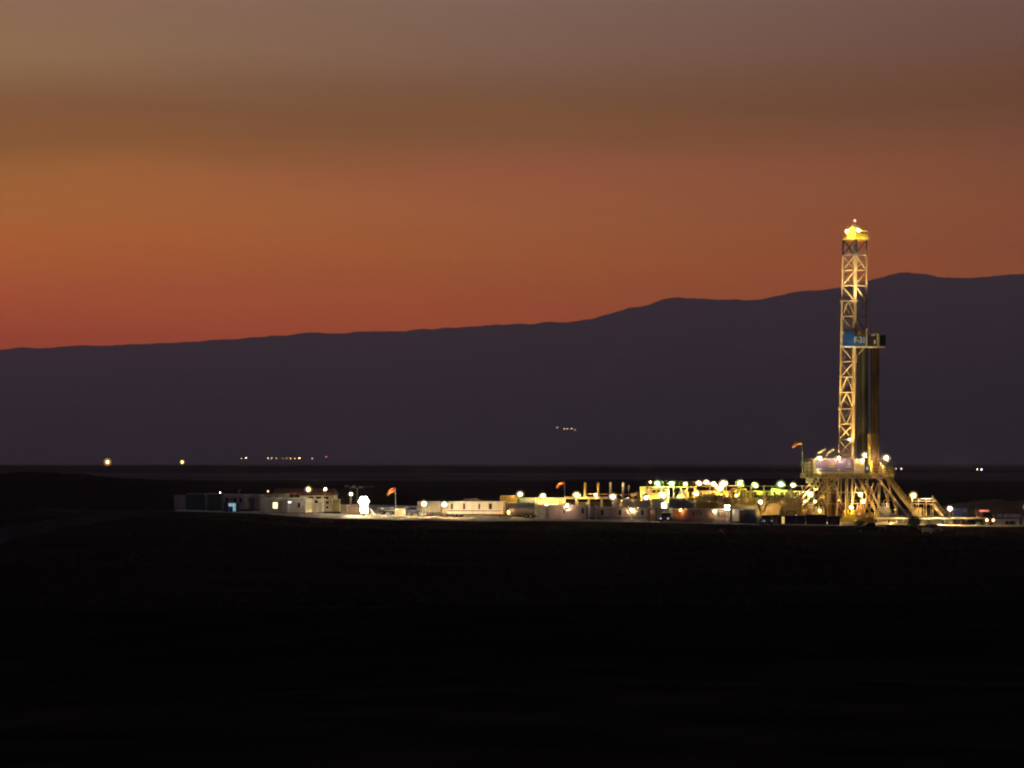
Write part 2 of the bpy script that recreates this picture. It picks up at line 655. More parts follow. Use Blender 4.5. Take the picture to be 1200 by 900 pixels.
    for u in acs:
        xx = x0 + L * u
        a = MB().box(xx - 0.45, xx + 0.45, -0.5, 0.5, hgt + 0.002, hgt + 0.65).build('air_conditioner', M_lgrey, t)
        MB().tube((xx, -0.52, hgt + 0.33), (xx, -0.5, hgt + 0.33), 0.26, n=10).build('fan_grille', M_dmetal, a)
    t['_L'] = L
    return t, L, hgt, depth, zb


def wheel_at(parent, x, y, r, wdt=0.24):
    o = MB().tube((x, y - wdt / 2, r), (x, y + wdt / 2, r), r, n=16).build('wheel', M_rubber, parent)
    s = -1 if y < 0 else 1
    MB().tube((x, y + s * (wdt / 2 - 0.02), r), (x, y + s * (wdt / 2 + 0.015), r), r * 0.55, n=12).build('rim', M_metal, o)


def pickup(loc, rotz, label, paint, headlight=None, tail=None, group='vehicles parked on the pad'):
    t = thing('pickup_truck', label, 'pickup truck', loc, rotz, group)
    W2 = 0.92
    body = MB().prism([(-2.6, 0.45), (2.55, 0.42), (2.6, 0.72), (2.45, 1.0), (1.1, 1.12), (-0.55, 1.14), (-2.6, 1.1)], -W2, W2)
    body.build('body', paint, t)
    MB().prism([(0.98, 1.125), (0.35, 1.78), (-0.85, 1.8), (-1.05, 1.145)], -W2 + 0.1, W2 - 0.1).build('cab', paint, t)
    for s in (-1, 1):
        MB().prism([(0.78, 1.17), (0.3, 1.68), (-0.2, 1.7), (-0.2, 1.17)], s * (W2 - 0.1) - 0.012, s * (W2 - 0.1) + 0.012).build('side_window', M_glass, t)
        MB().prism([(-0.28, 1.17), (-0.28, 1.7), (-0.8, 1.7), (-0.95, 1.17)], s * (W2 - 0.1) - 0.012, s * (W2 - 0.1) + 0.012).build('side_window', M_glass, t)
    MB().bar((1.0, 0, 1.18), (0.42, 0, 1.74), 1.45, 0.03).build('windscreen', M_glass, t)
    MB().box(-2.56, -1.1, -W2 + 0.08, W2 - 0.08, 1.141, 1.16).build('bed_liner', M_black, t)
    MB().box(2.56, 2.68, -W2 + 0.02, W2 - 0.02, 0.42, 0.62).build('bumper', M_dmetal, t)
    for x in (-1.65, 1.65):
        for y in (-W2 + 0.1, W2 - 0.1):
            wheel_at(t, x, y, 0.38)
    for s in (-1, 1):
        MB().box(2.5, 2.63, s * 0.68 - 0.14, s * 0.68 + 0.14, 0.72, 0.9).build('headlight', headlight or M_lgrey, t)
        MB().box(-2.64, -2.58, s * 0.78 - 0.08, s * 0.78 + 0.08, 0.75, 1.0).build('tail_light', tail or M_red, t)
    return t


# ------------------------------------------------------------------ ground and far land
def ground_mat(name, c1, c2, c3, sc, rough=0.95, bump=0.4):
    m = bpy.data.materials.new(name)
    m.use_nodes = True
    nt = m.node_tree
    b = nt.nodes['Principled BSDF']
    b.inputs['Roughness'].default_value = rough
    b.inputs["Specular IOR Level"].default_value = 0.0
    ge = nt.nodes.new('ShaderNodeNewGeometry')
    n1 = nt.nodes.new('ShaderNodeTexNoise')
    n1.inputs['Scale'].default_value = sc
    n1.inputs['Detail'].default_value = 8
    n2 = nt.nodes.new('ShaderNodeTexNoise')
    n2.inputs['Scale'].default_value = sc * 14
    n2.inputs['Detail'].default_value = 6
    nt.links.new(ge.outputs['Position'], n1.inputs['Vector'])
    nt.links.new(ge.outputs['Position'], n2.inputs['Vector'])
    r = nt.nodes.new('ShaderNodeValToRGB')
    r.color_ramp.elements[0].position = 0.36
    r.color_ramp.elements[0].color = c1 + (1,)
    r.color_ramp.elements[1].position = 0.66
    r.color_ramp.elements[1].color = c3 + (1,)
    e = r.color_ramp.elements.new(0.5)
    e.color = c2 + (1,)
    mx = nt.nodes.new('ShaderNodeMath')
    mx.operation = 'ADD'
    m1 = nt.nodes.new('ShaderNodeMath')
    m1.operation = 'MULTIPLY'
    m1.inputs[1].default_value = 0.55
    m2 = nt.nodes.new('ShaderNodeMath')
    m2.operation = 'MULTIPLY'
    m2.inputs[1].default_value = 0.45
    nt.links.new(n1.outputs[0], m1.inputs[0])
    nt.links.new(n2.outputs[0], m2.inputs[0])
    nt.links.new(m1.outputs[0], mx.inputs[0])
    nt.links.new(m2.outputs[0], mx.inputs[1])
    nt.links.new(mx.outputs[0], r.inputs[0])
    nt.links.new(r.outputs[0], b.inputs['Base Color'])
    bp = nt.nodes.new('ShaderNodeBump')
    bp.inputs['Strength'].default_value = bump
    bp.inputs['Distance'].default_value = 0.2
    nt.links.new(n2.outputs[0], bp.inputs['Height'])
    nt.links.new(bp.outputs[0], b.inputs['Normal'])
    return m


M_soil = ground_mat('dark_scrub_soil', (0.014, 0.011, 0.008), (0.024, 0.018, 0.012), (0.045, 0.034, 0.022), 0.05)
M_gravel = ground_mat('pale_gravel', (0.40, 0.35, 0.25), (0.50, 0.44, 0.33), (0.58, 0.52, 0.40), 0.35, bump=0.25)
M_track = ground_mat('dusty_track', (0.035, 0.03, 0.028), (0.05, 0.044, 0.04), (0.065, 0.056, 0.052), 0.2)
M_dry = ground_mat('pale_dry_field', (0.05, 0.04, 0.035), (0.12, 0.095, 0.08), (0.20, 0.16, 0.135), 0.004)
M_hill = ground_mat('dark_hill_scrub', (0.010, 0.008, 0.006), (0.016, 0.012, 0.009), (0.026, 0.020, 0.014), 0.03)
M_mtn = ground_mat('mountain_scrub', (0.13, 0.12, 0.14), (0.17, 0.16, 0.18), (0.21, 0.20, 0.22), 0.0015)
M_dirt = ground_mat('brown_dirt', (0.12, 0.08, 0.05), (0.17, 0.115, 0.07), (0.23, 0.16, 0.10), 0.3)


def yf(x):
    """front edge of the gravel pad"""
    return 551.0 - 0.36 * x


APRON = [(-90, 2), (-66, 2), (-56, 3), (-48, 8), (-41, 26), (-34, 36), (-22, 38), (-6, 34), (2, 22), (10, 12), (18, 9), (30, 9), (44, 8), (52, 5), (60, 2), (140, 0)]


def pe(x):
    """the edge of the lit gravel apron in front of the camp"""
    for (a, va), (b, vb) in zip(APRON, APRON[1:]):
        if x <= b:
            t = max(0.0, (x - a) / (b - a))
            return yf(x) - (va + (vb - va) * t)
    return yf(x)


def ground_h(x, y):
    z = g0(x, y)
    # off the pad the scrubland rolls a little; the viewer stands on a rise
    d = pe(x) - 1.5 - y
    k = sstep(0, 40, d)
    z += k * (0.9 * mnoise.noise(Vector((x * 0.02, y * 0.03, 3.1))) + 0.35 * mnoise.noise(Vector((x * 0.09, y * 0.12, 7.7))))
    z -= 0.75 * sstep(1.0, 11, d) * (1 - sstep(60, 140, d))
    z += CAMHILL * (1 - sstep(-10, 260, y))
    return z


def axis(pts):
    out = []
    for a, b, n in pts:
        out += [a + (b - a) * i / n for i in range(n)]
    out.append(pts[-1][1])
    return out


def grid(xs, ys, fn):
    mb = MB()
    vs = [(x, y, fn(x, y)) for y in ys for x in xs]
    nx = len(xs)
    fs = [(j * nx + i, j * nx + i + 1, (j + 1) * nx + i + 1, (j + 1) * nx + i) for j in range(len(ys) - 1) for i in range(nx - 1)]
    return mb.add(vs, fs, True)


gx = axis([(-16000, -2000, 8), (-2000, -160, 20), (-160, 180, 110), (180, 2000, 20), (2000, 16000, 8)])
gy = axis([(-3000, -60, 10), (-60, 480, 130), (480, 720, 48), (720, 1300, 30), (1300, 26500, 30)])
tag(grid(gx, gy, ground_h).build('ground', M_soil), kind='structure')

# gravel pad: a raised slab with sloping edges
pad_out = [(-67, pe(-67))] + [(x, pe(x)) for x in range(-65, 58, 3)] + [(61, 536), (70, 551), (108, 553), (135, 562), (138, 680), (-56, 690), (-71, 640)]
mb = MB()
cx, cyy = 20.0, 600.0
top = [(x, y + 0.7 * mnoise.noise(Vector((x * 0.2, y * 0.2, 0))), gpad(x, y)) for x, y in pad_out]
low = [(x + (x - cx) * 0.012, y + (y - cyy) * 0.03, g0(x, y) - 0.25) for x, y in pad_out]
n = len(top)
mb.add(top + low, [tuple(range(n))] + [(k + n, (k + 1) % n + n, (k + 1) % n, k) for k in range(n)])
tag(mb.build('gravel_pad', M_gravel), kind='structure')


def strip(name, pts, width, m, dz=0.02):
    mb = MB()
    vs, fs = [], []
    P = [Vector((x, y, 0)) for x, y in pts]
    fine = []
    for a, b in zip(P, P[1:]):
        for k in range(10):
            fine.append(a.lerp(b, k / 10))
    fine.append(P[-1])
    for i, p in enumerate(fine):
        d = (fine[min(i + 1, len(fine) - 1)] - fine[max(i - 1, 0)]).normalized()
        nn = Vector((-d.y, d.x, 0)) * width / 2
        for s in (-1, -0.5, 0, 0.5, 1):
            q = p + nn * s
            vs.append((q.x, q.y, ground_h(q.x, q.y) + dz + 0.12 * (1 - abs(s))))
    for i in range(len(fine) - 1):
        for k in range(4):
            a = i * 5 + k
            fs.append((a, a + 1, a + 6, a + 5))
    return tag(mb.add(vs, fs, True).build(name, m), kind='structure')


def gpt(px, py, lift=0.0):
    Y = 560.0
    for _ in range(12):
        x = X_(px, Y)
        Y = max(60.0, (H - g0(x, Y)) * F / (py - HOR))
    return (X_(px, Y), Y)


strip('dirt_track', [gpt(-60, 640), gpt(0, 628), gpt(60, 615), gpt(105, 606), gpt(145, 600), gpt(205, 598)], 9.0, M_track)
# pale dry flats between the site and the far hills
ax = axis([(-1500, 1500, 240)])
mbd = MB()
vs, fs = [], []
for i, x in enumerate(ax):
    ya = 1650 + 330 * mnoise.fractal(Vector((x * 0.004, 1.0, 0)), 1.0, 2.0, 4)
    yb = 2780 + 140 * mnoise.noise(Vector((x * 0.001, 5.0, 0)))
    vs += [(x, ya, 0.02), (x, (ya + yb) / 2, 0.05), (x, yb, 0.02)]
for i in range(len(ax) - 1):
    for k in range(2):
        a = i * 3 + k
        fs.append((a, a + 3, a + 4, a + 1))
tag(mbd.add(vs, [f[::-1] for f in fs], True).build('dry_flats', M_dry), kind='structure')


def ridge(name, Yc, prof, depth, m, x0, x1, n, rough=0.0, seed=0.0, back=None, shape=1.0, rows=14, jag=0.0):
    """a hill whose crest seen from the camera side follows prof (row by column)"""
    xs = [x0 + (x1 - x0) * i / n for i in range(n + 1)]

    def crest(x):
        px = 600 + x * F / Yc
        for (a, ya), (b, yb) in zip(prof, prof[1:]):
            if a <= px <= b:
                t = (px - a) / (b - a)
                j = jag * (mnoise.fractal(Vector((px * 0.035 + seed, 9.1, seed)), 1.0, 2.0, 4) + 0.5 * mnoise.noise(Vector((px * 0.21, 4.0, seed))))
                return Z_(ya + (yb - ya) * (t * t * (3 - 2 * t) * 0.5 + t * 0.5) + j, Yc)
        return Z_(prof[0][1] if px < prof[0][0] else prof[-1][1], Yc)

    vs, fs = [], []
    vals = [i / rows for i in range(rows + 1)]
    for v in vals:
        for x in xs:
            c = max(crest(x), 0.0)
            nn = mnoise.fractal(Vector((x * 0.0011 * 22000 / Yc * 0.5 + seed, v * 3.1 + seed, 0.3)), 1.0, 2.0, 5) * rough
            z = c * (v ** shape) + c * nn * math.sin(math.pi * v) * 0.9
            z += c * 0.06 * rough * mnoise.fractal(Vector((x * 0.004 * 22000 / Yc * 0.5 + seed, 2.0, 0.3)), 1.0, 2.0, 4) * v
            vs.append((x, Yc - depth * (1 - v), max(z, -1.0) - (1.2 if v == 0 else 0)))
    nx = len(xs)
    # back slope
    bk = back or depth
    for v in (0.6, 0.0):
        for x in xs:
            vs.append((x, Yc + bk * (1 - v), max(crest(x), 0) * v - (1.2 if v == 0 else 0)))
    nr = len(vals) + 2
    for j in range(nr - 1):
        for i in range(nx - 1):
            fs.append((j * nx + i, j * nx + i + 1, (j + 1) * nx + i + 1, (j + 1) * nx + i))
    return tag(MB().add(vs, fs, True).build(name, m), kind='structure')


MP = [(-900, 470), (-500, 438), (-200, 420), (0, 409), (25, 407), (45, 408), (100, 405), (200, 402), (270, 397), (330, 393), (375, 389.5), (400, 390),
      (440, 388), (520, 384.5), (600, 380), (650, 376.5), (695, 373), (740, 361), (790, 350), (830, 350), (890, 349.5), (940, 342), (985, 338),
      (1030, 328), (1055, 321.5), (1085, 322), (1100, 324), (1130, 326), (1165, 323), (1200, 320.5), (1300, 322), (1450, 335), (1700, 372), (2100, 430)]
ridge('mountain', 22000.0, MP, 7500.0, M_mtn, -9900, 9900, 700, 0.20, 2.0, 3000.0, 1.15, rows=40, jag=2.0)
# dark belt of low ground at the foot of the mountain
LP = [(-500, 545.5), (0, 545), (90, 545.8), (180, 545.2), (300, 546), (420, 545.5), (620, 547), (800, 548), (940, 549.5), (1100, 550.5), (1300, 551), (1700, 549)]
ridge('low_ridge', 3100.0, LP, 160.0, M_hill, -1000, 1000, 400, 0.0, 5.0, 200.0, 1.0, rows=5, jag=0.9)
HP = [(-500, 560), (-200, 556), (0, 555), (35, 552.5), (60, 553.5), (80, 555), (100, 555.5), (112, 558), (150, 560.5), (230, 564), (330, 566), (420, 569.5)]
ridge('hill', 1100.0, HP, 330.0, M_hill, -360, -58, 220, 0.06, 8.0, 200.0, 0.9, jag=0.9)
BP = [(1040, 602), (1100, 594), (1128, 589), (1150, 586), (1168, 584.5), (1182, 588), (1196, 586), (1225, 583), (1300, 590), (1340, 600)]
ridge('earth_mound', 660.0, BP, 14.0, M_dirt, 86, 140, 60, 0.12, 11.0, 14.0, 0.7, rows=8)

# ------------------------------------------------------------------ air
hb = MB().box(-16500, 16500, -3200, HZ_END, -12.0, HZ_TOP)
hm = bpy.data.materials.new('haze_air')
hm.use_nodes = True
hnt = hm.node_tree
for nn in list(hnt.nodes):
    hnt.nodes.remove(nn)
pv = hnt.nodes.new('ShaderNodeVolumePrincipled')
pv.inputs['Color'].default_value = (0.80, 0.83, 1.0, 1)
pv.inputs['Density'].default_value = HZ
pv.inputs['Anisotropy'].default_value = 0.6
ho = hnt.nodes.new('ShaderNodeOutputMaterial')
hnt.links.new(pv.outputs[0], ho.inputs['Volume'])
haze = hb.build('haze', hm)
tag(haze, 'thin violet dusk haze over the plain', None, None, 'stuff')

# ================================================================== the camp, from left to right


def YF(px, d=0.0):
    """depth of a point d metres behind the front edge of the pad, in column px"""
    return (551.0 + d) / (1.0 + 0.36 * (px - 600.0) / F)


def railing(mb, pts, h=1.05, step=1.6, r=0.035):
    for a, b in zip(pts, pts[1:]):
        a, b = Vector(a), Vector(b)
        n = max(1, int(round((b - a).length / step)))
        for k in range(n + 1):
            p = a.lerp(b, k / n)
            mb.tube(p, p + Vector((0, 0, h)), r, n=5, caps=False)
        for f in (0.52, 1.0):
            u = Vector((0, 0, h * f))
            mb.tube(a + u, b + u, r, n=5, caps=False)
    return mb


def leaf_blob(c, rx, rz, n, size, rnd):
    mb = MB()
    for _ in range(n):
        a = rnd.uniform(0, 6.283)
        u = rnd.uniform(-1, 1)
        k = rnd.uniform(0.45, 1.0) * (1 + 0.25 * math.sin(3 * a + u * 4))
        w = math.sqrt(1 - u * u)
        p = Vector((c[0] + rx * k * w * math.cos(a), c[1] + rx * k * w * math.sin(a), c[2] + rz * k * u))
        d = Vector((rnd.uniform(-1, 1), rnd.uniform(-1, 1), rnd.uniform(-0.4, 1))).normalized() * size * rnd.uniform(0.6, 1.4)
        e = Vector((rnd.uniform(-1, 1), rnd.uniform(-1, 1), rnd.uniform(-1, 1))).normalized() * size * 0.4
        mb.add([p - e, p + e, p + d + e * 0.5, p + d - e * 0.5], [(0, 1, 2, 3)])
    return mb


def shrub(loc, rx, rz, n, label, seed, size=0.2):
    rnd = random.Random(seed)
    t = thing('shrub', label, 'shrub', loc, 0, 'shrubs at the edge of the pad')
    st = MB()
    for k in range(6):
        a = k * 1.05 + 0.3
        st.tube((0.05 * math.cos(a), 0.05 * math.sin(a), -0.05), (rx * 0.6 * math.cos(a), rx * 0.6 * math.sin(a), rz * 1.3), 0.06, 0.02, n=5)
    st.build('stem', M_bark, t)
    leaf_blob((0, 0, rz * 1.05), rx, rz, n, size, rnd).build('foliage', M_leafm, t)
    return t


def container(px0, px1, ytop, d, name, label, mat_, group=None, **kw):
    kw.setdefault('ribs', 0.42)
    kw.setdefault('posts', True)
    kw.setdefault('base_h', 0.12)
    return cabin(px0, px1, ytop, YF((px0 + px1) / 2, d), name, label, 'container', mat_, group=group, **kw)


GC = 'containers and cabins of the site camp'
# --- far left: grey box, green containers
container(205.5, 219, 580.7, 22, 'shipping_container', 'small pale grey container at the far left end of the camp', M_lgrey, 'shipping containers', door_bars=True)
container(218.8, 231.5, 578.6, 17, 'shipping_container', 'dark green container beside the small pale grey one', M_green, 'shipping containers', roof=M_lgrey, door_bars=True)  # pale roofs on the green containers paint in light on their tops
container(231.8, 243.5, 578.6, 17, 'shipping_container', 'dark green container with a pale end post, middle of the three green ones', M_green, 'shipping containers', roof=M_lgrey, end_mat=M_bluegrey)
c_g, Lg, hg, dg, zg = container(244, 262, 578.3, 14, 'shipping_container', 'longest dark green container, with lamplight painted cream along its roof', M_green, 'shipping containers', roof=M_cream)
lamp_meshes(c_g, (Lg / 2 - 0.5, 0.2, hg + 0.18), 0.11, 'warm', 4)  # lamp added for the bright strip on the roof end
# grey cabin behind the blue kiosk
cabin(261.5, 291, 580.5, YF(276, 12), 'site_cabin', 'dim grey cabin with small dark windows behind the glowing blue kiosk', 'cabin', M_grey, M_lgrey, group=GC,
      windows=((0.2, 0.8, 0.5, 0.85), (0.55, 0.8, 0.5, 0.85), (0.8, 0.7, 0.5, 0.85)), doors=((0.36, 0.9, M_bluegrey),))
cabin(284, 307, 580.8, YF(296, 16), 'site_cabin', 'dim brown grey cabin half hidden behind the cabin with the lit window', 'cabin', M_grey, M_lgrey, group=GC,
      windows=((0.35, 0.8, 0.5, 0.85),), doors=((0.62, 0.9, M_violet),), wheels=(0.3, 0.45))
# kiosk; the cyan light on its front is put in as emission
Yk = YF(270, 3)
bk = base(270.5, Yk)
k = thing('kiosk', 'small dark blue kiosk with its pale blue lit front made to glow', 'kiosk', bk, -0.2)
sk = Yk / F
kw_, kh = 15.5 * sk, 11.0 * sk
MB().box(-kw_ / 2, kw_ / 2, -0.6, 1.2, 0.0, kh).build('body', M_navy, k)
MB().box(-kw_ / 2 - 0.08, kw_ / 2 + 0.08, -0.75, 1.3, kh + 0.002, kh + 0.1).build('roof', M_navy, k)
MB().box(-0.28, kw_ / 2 - 0.12, -0.68, -0.603, kh * 0.58, kh * 0.93).build('front_glow_top', M_cyan, k)
MB().box(0.62, kw_ / 2 - 0.12, -0.68, -0.603, 0.12, kh * 0.575).build('front_glow_side', M_cyan, k)
MB().box(-0.28, 0.02, -0.66, -0.603, 0.12, kh * 0.575).build('side_panel', M_skyblue, k)
# long accommodation block with red roof behind
Yb = YF(330, 34)
lb, Ll, hl, dl, zl = cabin(258, 345, 579.2, Yb, 'accommodation_block', 'long low dim accommodation block with a pale flat roof edge', 'building', M_grey, M_lgrey, depth=3.0, rot=-0.12,
                           group=None, windows=tuple((0.08 + 0.105 * i, 1.0, 0.45, 0.8) for i in range(9)), doors=((0.30, 0.9), (0.72, 0.9)))
vp = MB().path([(-Ll * 0.26, 0, hl - 0.1), (-Ll * 0.26, 0, hl + 0.75), (-Ll * 0.26 + 0.25, 0, hl + 0.95), (-Ll * 0.26 + 0.45, 0, hl + 0.8)], 0.09)
vp.build('vent_pipe', M_lgrey, lb)
Yr = YF(358, 42)
rb = base(358, Yr)
rr_ = thing('camp_building', 'cream walled camp building under a dark red pitched roof', 'building', rb, -0.1)
wr = span(322, 396, Yr)
zt_w = Z_(578, Yr) - rb.z
zt_r = Z_(572.6, Yr) - rb.z
MB().box(-wr / 2 + 0.2, wr / 2 - 0.2, -2.4, 2.4, 0, zt_w).build('wall', M_cream, rr_)
mbr = MB()
mbr.add([(-wr / 2, -2.9, zt_w - 0.25), (wr / 2, -2.9, zt_w - 0.25), (wr / 2 - 0.3, 0, zt_r), (-wr / 2 + 0.3, 0, zt_r), (wr / 2, 2.9, zt_w - 0.25), (-wr / 2, 2.9, zt_w - 0.25),
         (-wr / 2, -2.9, zt_w - 0.40), (wr / 2, -2.9, zt_w - 0.40), (wr / 2, 2.9, zt_w - 0.40), (-wr / 2, 2.9, zt_w - 0.40)],
        [(0, 1, 2, 3), (3, 2, 4, 5), (6, 9, 8, 7), (0, 6, 7, 1), (4, 8, 9, 5), (1, 7, 8, 4, 2), (0, 3, 5, 9, 6)])
for i in range(24):
    xx = -wr / 2 + 0.5 + (wr - 1.0) * i / 23
    mbr.bar((xx, -2.85, zt_w - 0.20), (xx, -0.03, zt_r + 0.02), 0.06)
mbr.build('roof', M_redbrown, rr_)
for u in (0.1, 0.22, 0.62, 0.74, 0.86):
    o = MB().box(-wr / 2 + wr * u - 0.5, -wr / 2 + wr * u + 0.5, -2.44, -2.39, zt_w * 0.45, zt_w * 0.8).build('window', M_glass, rr_)
    MB().box(-wr / 2 + wr * u - 0.58, -wr / 2 + wr * u + 0.58, -2.5, -2.395, zt_w * 0.41, zt_w * 0.449).build('sill', M_lgrey, o)
MB().box(wr * 0.02, wr * 0.02 + 0.95, -2.45, -2.39, 0, zt_w * 0.8).build('door', M_lgrey, rr_)
for i, px in enumerate((342.5, 348.5)):
    Ya = YF(px, 20)
    b = base(px, Ya)
    za, zb_ = Z_(583.5, Ya) - b.z, Z_(578.6, Ya) - b.z
    t = thing('cooling_unit', ('dark brown cooling unit on legs above the grey cabin roof, nearer the green shrub', 'dark brown cooling unit on legs above the grey cabin roof, nearer the yellow lamp')[i],
              'cooling unit', b, -0.2, 'cooling units behind the grey cabin')
    MB().box(-0.46, 0.46, -0.4, 0.4, za, zb_).build('housing', M_rust, t)
    MB().tube((0, -0.44, (za + zb_) / 2), (0, -0.402, (za + zb_) / 2), 0.28, n=12).build('fan', M_dmetal, t)
    for sx in (-0.4, 0.4):
        MB().box(sx - 0.05, sx + 0.05, -0.35, -0.25, 0, za).build('leg', M_dmetal, t)
        MB().box(sx - 0.05, sx + 0.05, 0.25, 0.35, 0, za).build('leg', M_dmetal, t)
shrub(base(315, YF(315, 16)) + Vector((0, 0, 0)), 1.0, 1.6, 420, 'green leafy shrub behind the roof of the cabin with the lit window', 3, 0.22)
flood_pole(314, 575.8, YF(314, 21), 'dim white pole lamp above the green shrub', 'warm', 0.4, 0.16)
# grey cabin with lit window
cw, L, hh, dd, zb = cabin(304.5, 366, 583.6, YF(335, 2.2), 'site_cabin', 'long dark grey cabin with one glowing square window', 'cabin', M_grey, M_lgrey, group=GC, ybot=600.5, rot=-0.5, end_mat=M_cream,  # cream end wall paints in lamplight on the grey cabin
                          windows=((0.335, 1.05, 0.30, 0.72, M_winlit), (0.87, 0.6, 0.35, 0.72)), doors=((0.58, 0.9, M_grey), (0.1, 0.9, M_grey)))
h = MB().box(-0.5, 0.5, -0.1, 0.1, -0.04, 0.12).build('wall_lamp', M_lgrey, cw, (L * 0.165, -dd / 2 - 0.16, hh - 0.65))
MB().ball((0, -0.02, -0.14), 0.46, 0.22).build('lens', lens_mat('cool', 1.5), h)
# cream box added for the grey cabin's lamplit end, small yellow cabins
cabin(365.3, 380, 584.6, YF(372, 9), 'site_cabin', 'cream box standing in for the lamplit end of the long dark grey cabin', 'cabin', M_cream, M_lgrey, group=GC, rot=-0.05, ybot=600.5,
      windows=((0.42, 0.6, 0.74, 0.93),), doors=((0.74, 0.7, M_lgrey),), acs=())
cabin(379.6, 390.2, 585.2, YF(385, 10), 'site_cabin', 'small grey cabin with two dark vents between cream and yellow cabins', 'cabin', M_pink, M_lgrey, group=GC, rot=-0.05,
      windows=((0.45, 0.55, 0.68, 0.88), (0.45, 0.5, 0.28, 0.46)))
cabin(390.4, 398.6, 585.2, YF(394, 10), 'site_cabin', 'small mustard yellow cabin left of the light tower', 'cabin', M_mustard, M_lgrey, group=GC, rot=-0.05, doors=((0.5, 0.7, M_mustard),))
flood_pole(361.3, 573.6, YF(361, 26), 'bright yellow lamp over the red roof', 'yellow', 40, 0.42)
flood_pole(381.2, 573.2, YF(381, 28), 'small orange lamp over the right end of the red roof', 'orange', 16, 0.24)
flood_pole(411.3, 579.0, YF(411, 22), 'wide dim white lamp left of the light tower', 'white', 12, 0.3)
# unlit lamp poles behind the tower
for i, (px, py) in enumerate(((410.5, 570.5), (418.5, 572))):
    Ya = YF(px, 30)
    b = base(px, Ya)
    zt = Z_(py, Ya) - b.z
    t = thing('lamp_post', ('pale twin headed lamp post behind the light tower, taller one', 'pale twin headed lamp post close behind the light tower, shorter one')[i], 'lamp post', b, 0.3, 'lamp posts behind the light tower')
    MB().tube((0, 0, -0.1), (0, 0, zt), 0.1, 0.07).build('pole', M_lgrey, t)
    for sx in (-1, 1):
        MB().bar((0, 0, zt - 0.1), (sx * 0.8, 0, zt + 0.15), 0.08).box(sx * 0.8 - 0.3, sx * 0.8 + 0.3, -0.2, 0.2, zt, zt + 0.28).build('lamp_head', M_white, t)
container(407.5, 420.5, 592.0, 7, 'tool_container', 'low dusty pink container left of the light tower', M_pink, 'small containers', ribs=0.35)
# the light tower
Yt = YF(426, -10)
bt = base(426.3, Yt)
lt = thing('light_tower', 'largest glare of the camp: mobile light tower with a round cluster of big lamps', 'light tower', bt, 0)
ztw = Z_(587.4, Yt) - bt.z
MB().box(-0.75, 0.75, 1.0, 2.4, 0.45, 1.6).build('generator_box', M_cream, lt)
for s_ in (-1, 1):
    wheel_at(lt, 0.0, 1.7 + s_ * 0.85, 0.34, 0.2)
MB().bar((0, 1.0, 0.5), (0, -0.7, 0.45), 0.12).build('tow_bar', M_dmetal, lt)
MB().tube((0, 1.7, 1.6), (0, 1.7, ztw + 0.2), 0.09, 0.06).bar((0, 1.7, ztw), (0, 0.5, ztw), 0.1).build('mast', M_metal, lt)
round_bank(lt, (0, 0, ztw), 0.48, 0.70, 'white', 230)
cabin(421, 432.5, 590.2, YF(427, 15), 'lit_cabinet', 'tall cream cabinet glaring right under the light tower', 'cabinet', M_steel, M_lgrey, depth=1.6, rot=-0.05, doors=((0.5, 1.0, M_cream),))
# A-frame pipe prop
Ya = YF(436, 6)
b = base(436, Ya)
t = thing('pipe_prop', 'leaning pale pipe prop right of the light tower', 'prop', b, 0)
MB().tube((-0.9, 0, 1.6), (0.8, 0, 0), 0.1).tube((-0.9, 0, 1.6), (-0.9, 0.8, 0), 0.07).tube((-0.9, 0, 1.6), (-0.9, -0.8, 0), 0.07).build('frame', M_white, t)


def windsock(px, ptop, pbase_d, sock, label, Y=None, zbase=None):
    Y = Y or YF(px, pbase_d)
    b = base(px, Y) if zbase is None else Vector((X_(px, Y), Y, zbase))
    zt = Z_(ptop, Y) - b.z
    t = thing('windsock', label, 'windsock', b, 0, 'windsocks')
    MB().tube((0, 0, -0.1), (0, 0, zt + 0.15), 0.07, 0.05).build('pole', M_white, t)
    k = Y / F
    p0 = Vector((-0.12, 0, zt - 0.1))
    p1 = Vector((sock[0] * k, 0.4, zt - 0.1 - sock[1] * k))
    mb = MB()
    prev, pr = p0, 0.42
    for i in range(1, 6):
        f = i / 5
        q = p0.lerp(p1, f) + Vector((0, 0, 0.35 * math.sin(math.pi * f)))
        r = 0.42 - 0.16 * f
        mb.tube(prev, q, pr, r, n=10, caps=(i == 5))
        prev, pr = q, r
    mb.build('sock', M_orange, t)
    MB().tube((-0.14, 0, zt - 0.1), (-0.10, 0, zt - 0.1), 0.45, n=12).build('ring', M_metal, t)
    return t


windsock(463.5, 573.2, 8, (-9.5, 6.5), 'orange windsock on a white pole right of the light tower')
# low pale boom and box, pickup
Ya = YF(453, 10)
b = base(453, Ya)
t = thing('boom_trailer', 'long pale horizontal boom on a low trailer behind the first windsock pole', 'trailer', b, -0.2)
zk = Z_(595.5, Ya) - b.z
wl = span(442, 464, Ya)
MB().box(-wl / 2, wl / 2, -0.15, 0.15, zk - 0.15, zk + 0.15).build('boom', M_white, t)
MB().box(-wl / 2 + 0.3, wl / 2, -0.8, 0.8, 0.5, 0.75).build('bed', M_dmetal, t)
for x in (-wl * 0.2, wl * 0.3):
    MB().box(x - 0.08, x + 0.08, -0.1, 0.1, 0.752, zk - 0.152).build('stand', M_dmetal, t)
    for y in (-0.8, 0.8):
        wheel_at(t, x, y, 0.36)
container(463.8, 477.5, 595.6, 5, 'tool_container', 'low cream container right under the first windsock pole', M_steel, 'small containers', ribs=0.4)
pickup(base(482, YF(482, 4.5)), math.radians(-60), 'blue violet pickup truck between low cream container and corrugated container', mat('blue_violet_car_paint', (0.10, 0.09, 0.30), 0.3, 0.2, wear=0.1))
